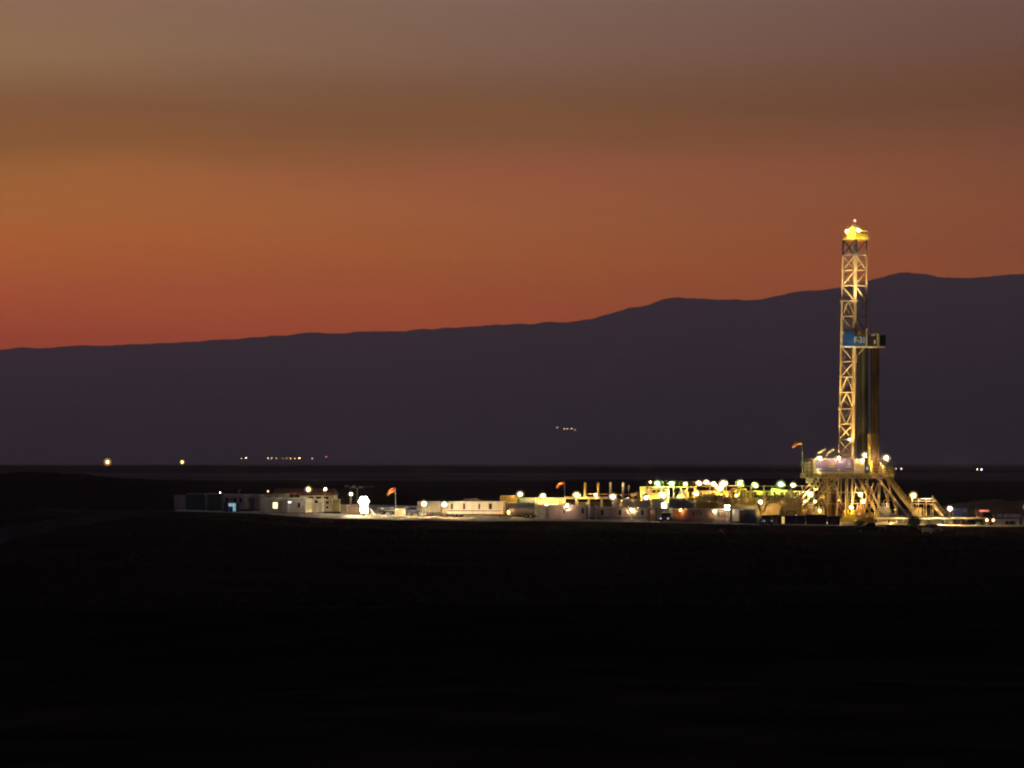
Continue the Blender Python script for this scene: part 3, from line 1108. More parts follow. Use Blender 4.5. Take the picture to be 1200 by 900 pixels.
c1, L, hh, dd, zb = container(490, 519, 587.6, 6.5, 'shipping_container', 'cream corrugated container with two glaring lamps on its front', M_cream, 'shipping containers', base_h=0.75, ribs=0.5)
Y0 = YF(497, 3)
flood_pole(496.6, 590.3, YF(497, -8), 'orange lamp at the left end of the cream corrugated container', 'warm', 90, 0.40)
flood_pole(520.8, 591.2, YF(521, -11), 'warm white lamp between the corrugated container and the white trailer', 'warm', 170, 0.40)
cabin(518.2, 525.5, 590.4, YF(522, 7), 'lit_cabinet', 'narrow cream cabinet behind the lamp beside the white trailer', 'cabinet', M_cream, M_cream, depth=1.2, rot=-0.05, doors=((0.5, 0.7, M_cream),))
Ya = YF(507, 2.6)
for i, (pa, pb, m, lab) in enumerate(((491, 499, M_cream, 'cream pallet load low in front of the corrugated container'), (499.5, 508, M_violet, 'violet wrapped pallet load low in front of the corrugated container'),
                                      (508.5, 516, M_bluegrey, 'blue grey wrapped pallet load low in front of the corrugated container'), (516.5, 523.5, M_terra, 'reddish pallet load low beside the white trailer tow bar'))):
    b = base((pa + pb) / 2, Ya)
    t = thing('pallet_load', lab, 'pallet load', b, -0.2, 'pallet loads along the pad edge')
    ww = span(pa, pb, Ya)
    pl = MB()
    for j in range(3):
        pl.box(-ww / 2, ww / 2, -0.5 + 0.42 * j, -0.34 + 0.42 * j, 0.0, 0.1)
    for j in range(5):
        xx = -ww / 2 + ww * j / 4.4
        pl.box(xx, xx + ww * 0.09, -0.55, 0.55, 0.102, 0.13)
    pl.build('pallet', M_bark, t)
    ld = MB().box(-ww / 2 + 0.05, -ww * 0.02, -0.5, 0.5, 0.132, 0.75).box(ww * 0.02, ww / 2 - 0.05, -0.48, 0.5, 0.132, 0.66)
    ld.build('load', m, t)
# the white trailer
wt_, L, hh, dd, zb = cabin(524.5, 592.5, 587.6, YF(558, 2.6), 'office_trailer', 'long bright white trailer with narrow dark windows and a violet stripe', 'trailer', M_white, M_white, base_h=0.65,
                           windows=((0.08, 0.32, 0.42, 0.86), (0.30, 0.32, 0.42, 0.88), (0.575, 0.28, 0.42, 0.86), (0.775, 0.55, 0.42, 0.88)), stripe=(0.24, 0.31, M_violet), wheels=(0.13, 0.205), hitch=True, group='trailers along the pad edge')
MB().box(L / 2 - 0.35, L / 2 - 0.05, -dd / 2 - 0.06, -dd / 2 - 0.004, zb + 0.1, zb + 0.5).build('tail_light', mat('tail_lamp', None, emit=(1.0, 0.20, 0.05), strength=0.8), wt_)
MB().box(L / 2 + 0.01, L / 2 + 0.12, -dd / 2 + 0.1, dd / 2 - 0.1, zb - 0.3, zb - 0.1).build('bumper', M_red, wt_)
# antenna / pipes heaped on a roof behind the white trailer
Ya = YF(550, 15)
b = base(550, Ya)
t = thing('pipe_rack', 'rack heaped with pale pipes showing over the white trailer roof', 'pipe rack', b, -0.2)
zt = Z_(585.5, Ya) - b.z
wl = span(541, 559, Ya)
for x in (-wl * 0.4, 0, wl * 0.4):
    MB().bar((x, -0.6, 0), (x, -0.6, zt), 0.1).bar((x, 0.6, 0), (x, 0.6, zt), 0.1).bar((x, -0.6, zt - 0.3), (x, 0.6, zt - 0.3), 0.1).build('upright', M_dmetal, t)
rnd = random.Random(5)
for i in range(9):
    x0 = rnd.uniform(-wl / 2, -wl * 0.1)
    MB().tube((x0, -0.5 + 0.12 * i, zt - 0.18 + rnd.uniform(0, 0.3)), (x0 + rnd.uniform(1.6, 2.8), -0.5 + 0.12 * i, zt - 0.1 + rnd.uniform(0, 0.35)), 0.06).build('pipe', M_steel, t)
# rear boxes behind the silver tank
container(586.5, 608.5, 580.6, 24, 'shipping_container', 'mustard corrugated container behind the long white trailer end', M_steel, 'shipping containers', ribs=0.55)
flood_pole(609.5, 579.2, YF(609, 20), 'yellow pole lamp over the mustard container', 'yellow', 46, 0.46)
cabin(608.5, 630.5, 583.2, YF(619, 15), 'site_cabin', 'pale blue cabin behind the silver tank', 'cabin', M_skyblue, M_lgrey, group=GC, windows=((0.55, 0.45, 0.45, 0.75),), doors=((0.2, 0.8, M_skyblue),))
cabin(630.5, 663, 583.2, YF(646, 16), 'site_cabin', 'bright cream cabin row under the second windsock', 'cabin', M_cream, M_lgrey, group=GC, windows=((0.74, 0.4, 0.5, 0.78),), doors=((0.3, 0.9, M_cream),))
flood_pole(636, 581.2, YF(636, 12), 'yellow pole lamp in front of the bright cream cabin', 'yellow', 42, 0.40)
flood_pole(640.5, 591.3, YF(640, 9), 'small warm lamp low before the bright cream cabin', 'warm', 30, 0.22)
windsock(661.7, 565.2, 14, (-9, 6), 'orange windsock on a white pole beside the bright cream cabin')
# silver tank trailer
Ya = YF(610, 3.2)
b = base(610.3, Ya)
tk = thing('tank_trailer', 'rounded dull silver tank trailer right of the white trailer', 'tank trailer', b, -0.2, 'trailers along the pad edge')
wl = span(592.5, 628.5, Ya)
zt, zl_ = Z_(589.8, Ya) - b.z, Z_(606, Ya) - b.z
r = (zt - 0.45) / 2
zc = 0.45 + r
MB().tube((-wl / 2 + 0.6, 0, zc), (wl / 2 - 0.1, 0, zc), r, n=20).build('shell', M_grey, tk)
MB().tube((-wl / 2 + 0.6, 0, zc), (-wl / 2 + 0.25, 0, zc), r, r * 0.6, n=20).build('end_cap', M_grey, tk)
for x in (-wl * 0.28, wl * 0.02, wl * 0.30):
    MB().tube((x - 0.06, 0, zc), (x + 0.06, 0, zc), r + 0.03, n=20).build('band', M_metal, tk)
MB().tube((wl * 0.1, 0, zt - 0.05), (wl * 0.1, 0, zt + 0.12), 0.3, n=12).build('hatch', M_metal, tk)
MB().box(-wl / 2 + 0.5, wl / 2, -0.5, 0.5, 0.3, 0.5).build('chassis', M_dmetal, tk)
for x in (wl * 0.22, wl * 0.36):
    for y in (-0.95, 0.95):
        wheel_at(tk, x, y, 0.45)
MB().bar((-wl / 2 + 0.9, 0, 0.3), (-wl / 2 + 0.9, 0, 0), 0.15).build('landing_leg', M_dmetal, tk)
flood_pole(596, 600.5, YF(596, 1.0), 'small low orange lamp at the left end of the silver tank trailer', 'orange', 14, 0.2)
# mauve trailer with lamp
tr, L, hh, dd, zb = cabin(629.5, 691.5, 592.0, YF(660, 2.4), 'office_trailer', 'dim mauve trailer with a bright lamp above its middle', 'trailer', M_grey, M_lgrey, base_h=0.55, group='trailers along the pad edge', ybot=608.3,
                          windows=((0.90, 0.5, 0.42, 0.84), (0.53, 0.3, 0.40, 0.72)), doors=((0.2, 0.75, M_violet), (0.98, 0.35, M_violet)), wheels=(0.10, 0.19))
lamp_meshes(tr, (L * 0.105, -dd / 2 - 0.55, hh - 0.05), 0.34, 'pink', 12, 0.5)
Ya = YF(698, 4)
b = base(698.3, Ya)
t = thing('white_post', 'slim white post in the gap between the two mauve trailers', 'post', b, 0)
MB().tube((0, 0, 0), (0, 0, Z_(592.3, Ya) - b.z), 0.13).build('shaft', M_white, t)
MB().box(-0.3, 0.3, -0.3, 0.3, -0.02, 0.1).build('foot', M_lgrey, t)
cabin(691.5, 701, 593.8, YF(696, 9), 'lit_cabinet', 'greenish grey cabinet set back between the two mauve trailers', 'cabinet', M_lgrey, M_lgrey, depth=1.2, rot=-0.05, doors=((0.5, 0.8, M_lgrey),))
# mauve trailer, right
tr, L, hh, dd, zb = cabin(700.5, 761, 594.4, YF(730, 2.4), 'office_trailer', 'mauve trailer with three dark windows and a lamp post before it', 'trailer', M_grey, M_lgrey, base_h=0.6, group='trailers along the pad edge', ybot=610.0,
                          windows=((0.09, 0.6, 0.42, 0.85), (0.45, 0.6, 0.42, 0.85), (0.90, 0.55, 0.42, 0.85)), stripe=(0.17, 0.30, M_violet), wheels=(0.62, 0.72), hitch=False)
flood_pole(739.6, 597.2, YF(740, 0.8), 'small warm lamp on a low post before the mauve trailer', 'warm', 14, 0.26)
flood_pole(757, 583.5, YF(757, 20), 'warm lamp at the foot of the yellow pump house', 'warm', 36, 0.40)
container(760.5, 770.5, 595.8, 4, 'tool_container', 'narrow salmon container left of the brightest middle lamp', M_terra, 'small containers', ribs=0.3)

# --- generator house with four exhaust stacks
Ya = YF(692, 24)
b = base(692, Ya)
gh = thing('generator_house', 'open sided cream generator house with four tall exhaust stacks', 'generator', b, -0.1)
wl = span(663, 722, Ya)
zt = Z_(582.2, Ya) - b.z
k = Ya / F
MB().box(-wl / 2, wl / 2, -2.0, 2.0, zt - 0.45, zt).build('roof', M_cream, gh)
for px in (676, 689.5, 704.5, 719):
    x = (px - 692) * k
    MB().bar((x, -1.9, 0), (x + (0.25 if px > 680 else 0), -1.9, zt - 0.452), 0.4).build('post', M_cream, gh)
    MB().bar((x, 1.9, 0), (x, 1.9, zt - 0.452), 0.3).build('post', M_cream, gh)
for px in (669, 683, 697, 712):
    x = (px - 692) * k
    e = MB().box(x - 0.85, x + 0.85, -1.0, 1.2, 0.4, zt - 1.0)
    for j in range(4):
        e.tube((x - 0.6 + 0.4 * j, -1.02, 1.2), (x - 0.6 + 0.4 * j, -1.02, zt - 1.1), 0.12, n=6)
    e.box(x - 0.95, x + 0.95, -1.1, 1.3, 0.0, 0.38)
    e.build('engine', M_dmetal, gh)
for px, m in ((685.2, M_steel), (700.6, M_mustard), (715, M_pink), (729.8, M_pink)):
    x = (px - 692) * k
    zz_ = Z_(565.3, Ya) - b.z
    o = MB().tube((x, 0.8, zt + 0.002 if px < 722 else 0), (x, 0.8, zz_), 0.24, n=10).build('exhaust_stack', m, gh)
    MB().tube((x, 0.8, zt + 0.02), (x, 0.8, zt + 0.35), 0.34, n=10).build('collar', M_metal, o)
MB().bar(((685 - 692) * k, 0.3, zt + 0.55), ((742 - 692) * k, 0.3, zt + 0.45), 0.16).build('header_pipe', M_steel, gh)
lamp_meshes(gh, ((699 - 692) * k, -2.2, zt + 0.4), 0.2, 'warm', 14)
flood_pole(675.6, 580.2, YF(675, 18), 'yellow pole lamp in front of the generator house, left one', 'yellow', 50, 0.46)
flood_pole(718.2, 582.2, YF(718, 18), 'pinkish pole lamp at the right end of the generator house', 'pink', 42, 0.44)
Ya = YF(737, 26)
b = base(736.8, Ya)
t = thing('aerial_mast', 'thin dark aerial mast between the fourth stack and pump house', 'aerial', b, 0)
MB().tube((0, 0, 0), (0, 0, Z_(568.5, Ya) - b.z), 0.06, 0.04).build('mast', M_metal, t)
for s_ in (-1, 1):
    MB().tube((0, 0, Z_(578, Ya) - b.z), (s_ * 1.5, 0.5, 0), 0.02, n=4).build('stay', M_dmetal, t)
# domed tank + containers
Ya = YF(735, 15)
b = base(735.3, Ya)
t = thing('domed_tank', 'upright cream tank with a rounded top left of the pump house', 'tank', b, 0)
zt = Z_(583.8, Ya) - b.z
r = span(727, 743.5, Ya) / 2
MB().tube((0, 0, 0.1), (0, 0, zt - 0.9), r, n=24).build('shell', M_cream, t)
MB().ball((0, 0, zt - 0.9), r * 0.995, 0.9, 24, 8).build('dome', M_cream, t)
MB().tube((0, 0, zt - 0.03), (0, 0, zt + 0.2), 0.3).build('hatch', M_metal, t)
ld = MB()
for sx in (-0.25, 0.25):
    ld.tube((sx - 0.6, -r - 0.15, 0), (sx - 0.6, -r - 0.15, zt - 0.8), 0.03, n=5)
for i in range(9):
    ld.tube((-0.85, -r - 0.15, 0.3 + i * 0.3), (-0.35, -r - 0.15, 0.3 + i * 0.3), 0.025, n=5)
ld.build('ladder', M_metal, t)
container(719.5, 728, 584.6, 17, 'tool_container', 'cream container under the pinkish lamp beside the domed tank', M_cream, 'small containers')
container(743.8, 764, 586.5, 14, 'shipping_container', 'cream container between the domed tank and the brightest middle lamp', M_cream, 'shipping containers')
container(764.5, 779, 585.0, 12, 'shipping_container', 'pale yellow container behind the brightest middle lamp', M_white, 'shipping containers')
# low heap of motors
Ya = YF(745, 24)
b = base(745, Ya)
t = thing('fan_motor_skid', 'dark skid of fans and motors beside the aerial mast', 'machine', b, 0)
zt = Z_(577.5, Ya) - b.z
MB().box(-1.0, 1.0, -0.8, 0.8, 0, zt - 1.1).build('skid', M_mustard, t)
for x, z in ((-0.6, -0.5), (0.2, -0.25), (0.75, -0.75)):
    MB().tube((x, -0.7, zt + z), (x, 0.7, zt + z), 0.45, n=12).build('motor', M_steel, t)

# --- pump house
Ya = YF(782, 26)
b = base(782.5, Ya)
k = Ya / F
ph = thing('pump_house', 'two storey yellow pump house with an open railed upper deck', 'building', b, 0)


def PX(px):
    return (px - 782.5) * k


def PZ(py):
    return Z_(py, Ya) - b.z


MB().box(PX(750), PX(757.5), -2.2, 2.2, 0, PZ(570.2)).build('end_tower', mat('lime_yellow_paint', (0.50, 0.50, 0.16), 0.55, wear=0.25, streak=True), ph)
MB().box(PX(757.6), PX(784), -1.6, 2.2, 0, PZ(572.5)).build('wall', M_yellow, ph)
MB().box(PX(784.1), PX(815), -0.4, 2.2, 0, PZ(583)).build('wall', M_mustard, ph)
MB().box(PX(756), PX(815.5), -2.5, 2.4, PZ(571.3), PZ(569.8)).build('roof', M_steel, ph)
for px in (766, 771.5, 777.5):
    o = MB().box(PX(px) - 0.36, PX(px) + 0.36, -1.66, -1.59, PZ(577.5), PZ(574)).build('window', M_glass, ph)
    MB().box(PX(px) - 0.42, PX(px) + 0.42, -1.70, -1.6, PZ(578.2), PZ(577.52)).build('sill', M_steel, o)
for px in (760, 774.8, 782, 788.5, 797.0, 804.5, 813):
    MB().bar((PX(px), -2.3, 0), (PX(px), -2.3, PZ(571.4)), 0.24).build('post', M_cream, ph)
MB().tube((PX(797.5), -1.8, PZ(584)), (PX(797.5), -1.8, PZ(575)), 1.1, 0.25, n=12).tube((PX(797.5), -1.8, PZ(575)), (PX(797.5), -1.8, PZ(571.5)), 0.2, n=8).build('hopper', M_cream, ph)
railing(MB(), [(PX(757), -2.4, PZ(569.8)), (PX(815), -2.4, PZ(569.8))], 0.9).build('handrail', M_steel, ph)
MB().tube((PX(801.5), -1.2, PZ(583)), (PX(801.5), -1.2, PZ(573.5)), 0.5, n=12).build('filter_vessel', M_pink, ph)
MB().box(PX(784.1), PX(815), -2.45, -0.45, PZ(583.2), PZ(582.4)).build('deck', M_steel, ph)
for px, py, c, pw, r_ in ((769.6, 566.2, 'green', 34, 0.42), (786.3, 566.4, 'green', 22, 0.34), (802, 567.2, 'lime', 10, 0.28), (776.5, 580.8, 'white', 12, 0.50), (815.2, 578.6, 'yellow', 16, 0.42)):
    lamp_meshes(ph, (PX(px), -2.9, PZ(py)), r_, c, pw, 0.4)
lamp_meshes(ph, (PX(761.5), -2.6, PZ(564.8)), 0.14, 'warm', 8, 0.4)
for px in (790, 806, 811):
    MB().tube((PX(px), -0.9, PZ(583)), (PX(px), -0.9, PZ(577)), 0.28, 0.22, n=8).tube((PX(px), -0.9, PZ(577)), (PX(px) + 0.4, -0.9, PZ(576)), 0.1).build('pump', M_yellow, ph)
# blue tarp covered load
Ya = YF(800, 11)
b = base(799.5, Ya)
t = thing('covered_load', 'bulky load under a blue grey tarpaulin behind the reddish trailer', 'covered load', b, -0.2)
wl = span(785, 814.5, Ya)
zt = Z_(584.2, Ya) - b.z
mb = MB()
rnd = random.Random(9)
nx, ny = 12, 5
vs = []
for i in range(nx + 1):
    prof = []
    u = i / nx
    zz_ = zt * (0.92 + 0.08 * math.sin(u * 9) * math.cos(u * 3)) if 0 < i < nx else zt * 0.9
    for (y, z) in ((-1.35, 0.25), (-1.28, zt * 0.55), (-1.2, zz_ - 0.1), (-0.7, zz_), (0.7, zz_), (1.2, zz_ - 0.1), (1.35, 0.25)):
        vs.append((-wl / 2 + wl * u + rnd.uniform(-.05, .05), y + rnd.uniform(-.07, .07), z + rnd.uniform(-.06, .06)))
fs = []
for i in range(nx):
    for j in range(6):
        fs.append((i * 7 + j, (i + 1) * 7 + j, (i + 1) * 7 + j + 1, i * 7 + j + 1))
fs += [tuple(range(6, -1, -1)), tuple(range(nx * 7, nx * 7 + 7))]
mb.add(vs, fs).build('tarpaulin', M_tarp, t)
MB().box(-wl / 2 + 0.1, wl / 2 - 0.1, -1.2, 1.2, 0.0, 0.24).build('skid', M_dmetal, t)
# big middle lamp with post and box
Yc = YF(778, 1.2)
bb = base(778, Yc)
t = thing('light_tower', 'bright white lamp bank left of the reddish trailer', 'light tower', bb, 0)
zt = Z_(592.4, Yc) - bb.z
MB().tube((0, 0.6, 0), (0, 0.6, zt + 0.4), 0.09).box(-0.5, 0.5, 0.2, 1.2, 0, 0.25).build('mast', M_metal, t)
bank(t, (0, 0, zt), 2, 2, 0.30, 'white', 30)
Yc = YF(786, 4)
bb = base(786.5, Yc)
t = thing('white_post', 'stout cream post right of the bright lamp bank', 'post', bb, 0)
MB().box(-0.28, 0.28, -0.2, 0.2, 0, Z_(595.3, Yc) - bb.z).build('shaft', M_cream, t)
MB().box(-0.4, 0.4, -0.35, 0.35, -0.02, 0.08).build('foot', M_lgrey, t)
cabin(770.5, 784.5, 596.5, YF(777, 6), 'lit_cabinet', 'grey brown cabinet behind the bright middle lamp bank', 'cabinet', M_pink, M_lgrey, depth=1.5, rot=-0.1, doors=((0.4, 0.8, M_pink),))
# reddish trailer and end box
tr, L, hh, dd, zb = cabin(788.5, 857.5, 596.3, YF(823, 2.2), 'office_trailer', 'reddish brown trailer with an orange lamp near its left end', 'trailer', M_terra, M_cream, base_h=0.7, group='trailers along the pad edge', ybot=611.3,
                          windows=((0.36, 0.4, 0.45, 0.82), (0.50, 0.4, 0.45, 0.82), (0.80, 0.5, 0.45, 0.82)), stripe=(0.12, 0.20, M_violet), doors=((0.62, 0.75, M_terra),), wheels=(0.55, 0.66))
lamp_meshes(tr, ((799 - 823) * YF(823) / F, -dd / 2 - 0.5, Z_(598, YF(823)) - tr.location.z), 0.24, 'orange', 7, 0.5)
flood_pole(837.4, 599.4, YF(837, 0.6), 'small white lamp before the reddish trailer', 'white', 10, 0.24)
Yc = YF(852, 0.9)
bb = base(852, Yc)
t = thing('light_tower', 'bright white lamp bank at the right end of the reddish trailer', 'light tower', bb, 0)
zt = Z_(594.8, Yc) - bb.z
MB().tube((0, 0.6, 0), (0, 0.6, zt + 0.4), 0.09).box(-0.5, 0.5, 0.2, 1.2, 0, 0.25).build('mast', M_metal, t)
bank(t, (0, 0, zt), 2, 2, 0.30, 'white', 30)
cabin(857.8, 866.2, 597.2, YF(862, 3), 'lit_cabinet', 'white cabinet glowing right beside the second bright lamp bank', 'cabinet', M_white, M_white, depth=1.5, rot=-0.05, doors=((0.5, 0.8, M_white),))
cabin(866.4, 871.4, 597.0, YF(869, 3.2), 'lit_cabinet', 'narrow dusty pink cabinet between white cabinet and blue grey container', 'cabinet', M_terra, M_lgrey, depth=1.5, rot=-0.05, doors=((0.5, 0.5, M_terra),))
container(871.6, 887, 596.6, 3.0, 'shipping_container', 'dark blue grey container at the right end of the trailer row', M_bluegrey, 'shipping containers', door_bars=True)

# ================================================================== mud system between the trailers and the rig
CL = random.Random(21)


def clutter(parent, x0, x1, y0, y1, z, n, k=1.0):
    """pumps, motors, hoppers, valves and bent pipes standing on a tank roof, each its own part"""
    for i in range(n):
        x = x0 + (x1 - x0) * (i + CL.uniform(0.2, 0.8)) / n
        y = CL.uniform(y0, y1)
        kind = CL.choice(('motor', 'pipe', 'hopper', 'valve', 'pipe', 'control_box', 'pipe'))
        m = CL.choice((M_steel, M_mustard, M_yellow, M_rust, M_metal, M_cream, M_dmetal, M_steel))
        mb = MB()
        if kind == 'motor':
            mb.tube((x, y, z), (x, y, z + 0.75 * k), 0.3 * k, n=10).tube((x, y, z + 0.75 * k), (x, y, z + 0.95 * k), 0.2 * k, n=8)
        elif kind == 'hopper':
            mb.tube((x, y, z + 0.3), (x, y, z + 1.2 * k), 0.12, 0.55 * k, n=8).tube((x, y, z), (x, y, z + 0.3), 0.12, n=6)
        elif kind == 'valve':
            mb.tube((x, y, z), (x, y, z + 0.9 * k), 0.06, n=6).tube((x, y - 0.05, z + 0.9 * k), (x, y + 0.05, z + 0.9 * k), 0.28 * k, n=10)
        elif kind == 'control_box':
            mb.box(x - 0.4, x + 0.4, y - 0.2, y + 0.2, z + 0.4, z + 1.3 * k).box(x - 0.06, x + 0.06, y - 0.06, y + 0.06, z, z + 0.4)
        else:
            h = CL.uniform(0.6, 1.8) * k
            dx = CL.choice((-1, 1)) * CL.uniform(0.8, 2.2)
            xe = max(x0, min(x1, x + dx))
            mb.path([(x, y, z), (x, y, z + h), (xe, y, z + h), (xe, y + 0.1, z + h * 0.3)], 0.09)
        mb.build(kind, m, parent)


def mud_tank(px0, px1, ytop, d, label, mat_, lamps=(), rail=True, n=10, deck=True, posts=0, depth=3.0):
    pxc = (px0 + px1) / 2
    Y = YF(pxc, d)
    b = base(pxc, Y)
    t = thing('mud_tank', label, 'mud tank', b, -0.06, 'mud tanks beside the rig')
    w = span(px0, px1, Y)
    h = Z_(ytop, Y) - b.z
    x0, x1, y0, y1 = -w / 2, w / 2, -depth / 2, depth / 2
    MB().box(x0, x1, y0, y1, 0.25, h - 0.1).build('wall', mat_, t)
    for sgn in range(int(w / 0.95) + 1):
        xx = x0 + 0.1 + (w - 0.2) * sgn / int(w / 0.95)
        MB().box(xx - 0.08, xx + 0.08, y0 - 0.14, y0 - 0.002, 0.26, h - 0.12).build('rib', mat_, t)
    for yy in (y0 + 0.3, y1 - 0.3):
        MB().box(x0 - 0.3, x1 + 0.3, yy - 0.12, yy + 0.12, 0.0, 0.248).build('skid', M_dmetal, t)
    if deck:
        MB().box(x0 - 0.1, x1 + 0.1, y0 - 0.35, y1 + 0.1, h - 0.098, h).build('walkway', M_steel, t)
    if rail:
        railing(MB(), [(x0, y1, h), (x0, y0 - 0.3, h), (x1, y0 - 0.3, h), (x1, y1, h)], 1.1).build('handrail', M_yellow, t)
    for z in (0.8, 1.4):
        MB().path([(x0 + 0.2, y0 - 0.32, z), (x1 - 0.4, y0 - 0.32, z), (x1 - 0.4, y0 - 0.32, z + 0.5)], 0.09).build('pipe', CL.choice((M_steel, M_mustard, M_metal)), t)
    clutter(t, x0 + 0.4, x1 - 0.4, y0 + 0.2, y1 - 0.3, h, n)
    clutter(t, x0 + 0.3, x1 - 0.3, y0 - 1.6, y0 - 0.6, 0.0, n, 1.25)
    for px, py, c, pw, r_ in lamps:
        x = X_(px, Y - depth / 2) - b.x
        z = Z_(py, Y - depth / 2) - b.z
        far = pw > 150
        lamp_meshes(t, (x, y0 - (2.6 if far else 0.1), z), r_, c, pw * 0.30, z - (0 if far else h))
    return t, w, h


mud_tank(816, 858, 583, 26, 'rear mud tank with a yellow clutter of pumps, right of the pump house', M_mustard, n=14,
         lamps=((819.5, 566, 'warm', 50, 0.36), (828.5, 565, 'pink', 50, 0.36), (836.5, 567, 'warm', 45, 0.32), (848, 566, 'pink', 90, 0.46), (843.5, 573, 'yellow', 90, 0.48)))
mud_tank(858.5, 900, 583, 27, 'rear mud tank under two yellow green lamps, middle of the back row', M_mustard, n=13,
         lamps=((867.5, 566, 'lime', 80, 0.46), (885.5, 568.5, 'lime', 60, 0.40), (863.5, 581, 'yellow', 30, 0.24)))
mud_tank(900.5, 937, 583, 28, 'rear mud tank below the bright green starlit lamp, nearest the rig', M_steel, n=12,
         lamps=((915.5, 567.5, 'green', 110, 0.50), (930, 568.5, 'warm', 60, 0.36)))
mud_tank(842, 886, 591.5, 14, 'front grey mud tank behind the white cabinet and blue grey container', M_metal, n=11)
mud_tank(887.5, 934, 590.5, 15, 'front sand coloured mud tank left of the dark skips', M_steel, n=13, lamps=((891.5, 588.5, 'warm', 170, 0.40),))
mud_tank(818, 841, 588, 16, 'short yellow mud tank between blue tarpaulin load and grey tank', M_yellow, n=9)

# tall pipe gantry behind the tanks
Yg = YF(875, 33)
b = base(875, Yg)
t = thing('pipe_gantry', 'long slender pipe gantry running over the mud tanks to the rig', 'gantry', b, -0.04)
k = Yg / F


def GX(px):
    return (px - 875) * k


def GZ(py):
    return Z_(py, Yg) - b.z


for px in (816, 832, 851, 866, 880, 895, 911, 927, 940):
    MB().bar((GX(px), 0, 0), (GX(px), 0, GZ(569.6)), 0.2).build('post', M_cream, t)
for py in (569.5, 575.5):
    MB().tube((GX(815), 0, GZ(py)), (GX(945), 0, GZ(py)), 0.12, n=6).build('pipe', M_steel, t)
for py in (584, 588):
    MB().tube((GX(895), -8, GZ(py)), (GX(944), -8, GZ(py)), 0.1, n=6).build('pipe', M_cream, t)
for px in (897, 912, 928):
    MB().bar((GX(px), -8, 0), (GX(px), -8, GZ(584)), 0.14).build('post', M_steel, t)
for px in (858, 903, 922):
    MB().bar((GX(px), 0.2, GZ(569.6)), (GX(px + 8), 0.2, GZ(577)), 0.1).build('brace', M_steel, t)
MB().path([(GX(856), -1, GZ(585)), (GX(857), -1, GZ(573)), (GX(873), -1, GZ(572)), (GX(875), -1, GZ(583))], 0.25, 8).build('riser', M_rust, t)

# small plant standing on the pad edge before the tanks
Y1 = YF(917, 8)
b = base(917, Y1)
t = thing('hopper', 'upright yellow cone topped hopper behind the lit yellow slot', 'hopper', b, 0)
z0, z1 = Z_(604, Y1) - b.z, Z_(593.5, Y1) - b.z
MB().tube((0, 0, 0.6), (0, 0, z0), 0.65, 0.75, n=14).tube((0, 0, z0), (0, 0, z1), 0.75, 0.15, n=14).build('shell', M_yellow, t)
for a in (0.5, 2.6, 4.7):
    MB().bar((0.6 * math.cos(a), 0.6 * math.sin(a), 0), (0.55 * math.cos(a), 0.55 * math.sin(a), 1.0), 0.1).build('leg', M_dmetal, t)
Y1 = YF(904, 3)
b = base(904, Y1)
t = thing('open_skip', 'low yellow open skip on the lit ground left of the lit yellow slot', 'skip', b, -0.1)
w = span(896, 912, Y1)
h = Z_(606.5, Y1) - b.z
MB().box(-w / 2, w / 2, -0.8, -0.72, 0.1, h).box(-w / 2, w / 2, 0.72, 0.8, 0.1, h).box(-w / 2, -w / 2 + 0.08, -0.719, 0.719, 0.1, h).box(w / 2 - 0.08, w / 2, -0.719, 0.719, 0.1, h).box(-w / 2 + 0.081, w / 2 - 0.081, -0.719, 0.719, 0.1, 0.2).build('body', M_yellow, t)
for x in (-w * 0.3, 0, w * 0.3):
    MB().box(x - 0.06, x + 0.06, -0.88, -0.802, 0.1, h).build('rib', M_mustard, t)
Y1 = YF(890, 3)
b = base(890.5, Y1)
t = thing('water_tote', 'white cube tank in a cage right of the dark blue grey container', 'tank', b, -0.1)
MB().box(-0.5, 0.5, -0.5, 0.5, 0.17, 1.25).build('tank', M_white, t)
cg = MB()
for x in (-0.53, -0.18, 0.18, 0.53):
    cg.tube((x, -0.53, 0.15), (x, -0.53, 1.28), 0.025, n=5)
for z in (0.3, 0.65, 1.0, 1.28):
    cg.tube((-0.53, -0.53, z), (0.53, -0.53, z), 0.02, n=5)
cg.build('cage', M_metal, t)
MB().box(-0.55, 0.55, -0.55, 0.55, 0.0, 0.15).build('pallet', M_dmetal, t)
Y1 = YF(893, 6)
b = base(893.5, Y1)
t = thing('hose_hoist', 'brown hose hanging in loops from a frame under the warm tank lamp', 'hose', b, 0)
h = Z_(589.5, Y1) - b.z
for x in (-1.0, 1.0):
    MB().bar((x, 0, 0), (x, 0, h), 0.12).build('post', M_steel, t)
MB().bar((-1.05, 0, h), (1.05, 0, h), 0.14).build('beam', M_steel, t)
for j, s_ in enumerate((1.0, 0.75)):
    pts = [(-0.9 * s_ + 1.8 * s_ * i / 10, -0.1 - 0.1 * j, h - 0.1 - (1.9 - 0.4 * j) * math.sin(math.pi * i / 10)) for i in range(11)]
    MB().path(pts, 0.13, 7).build('hose', M_rust, t)

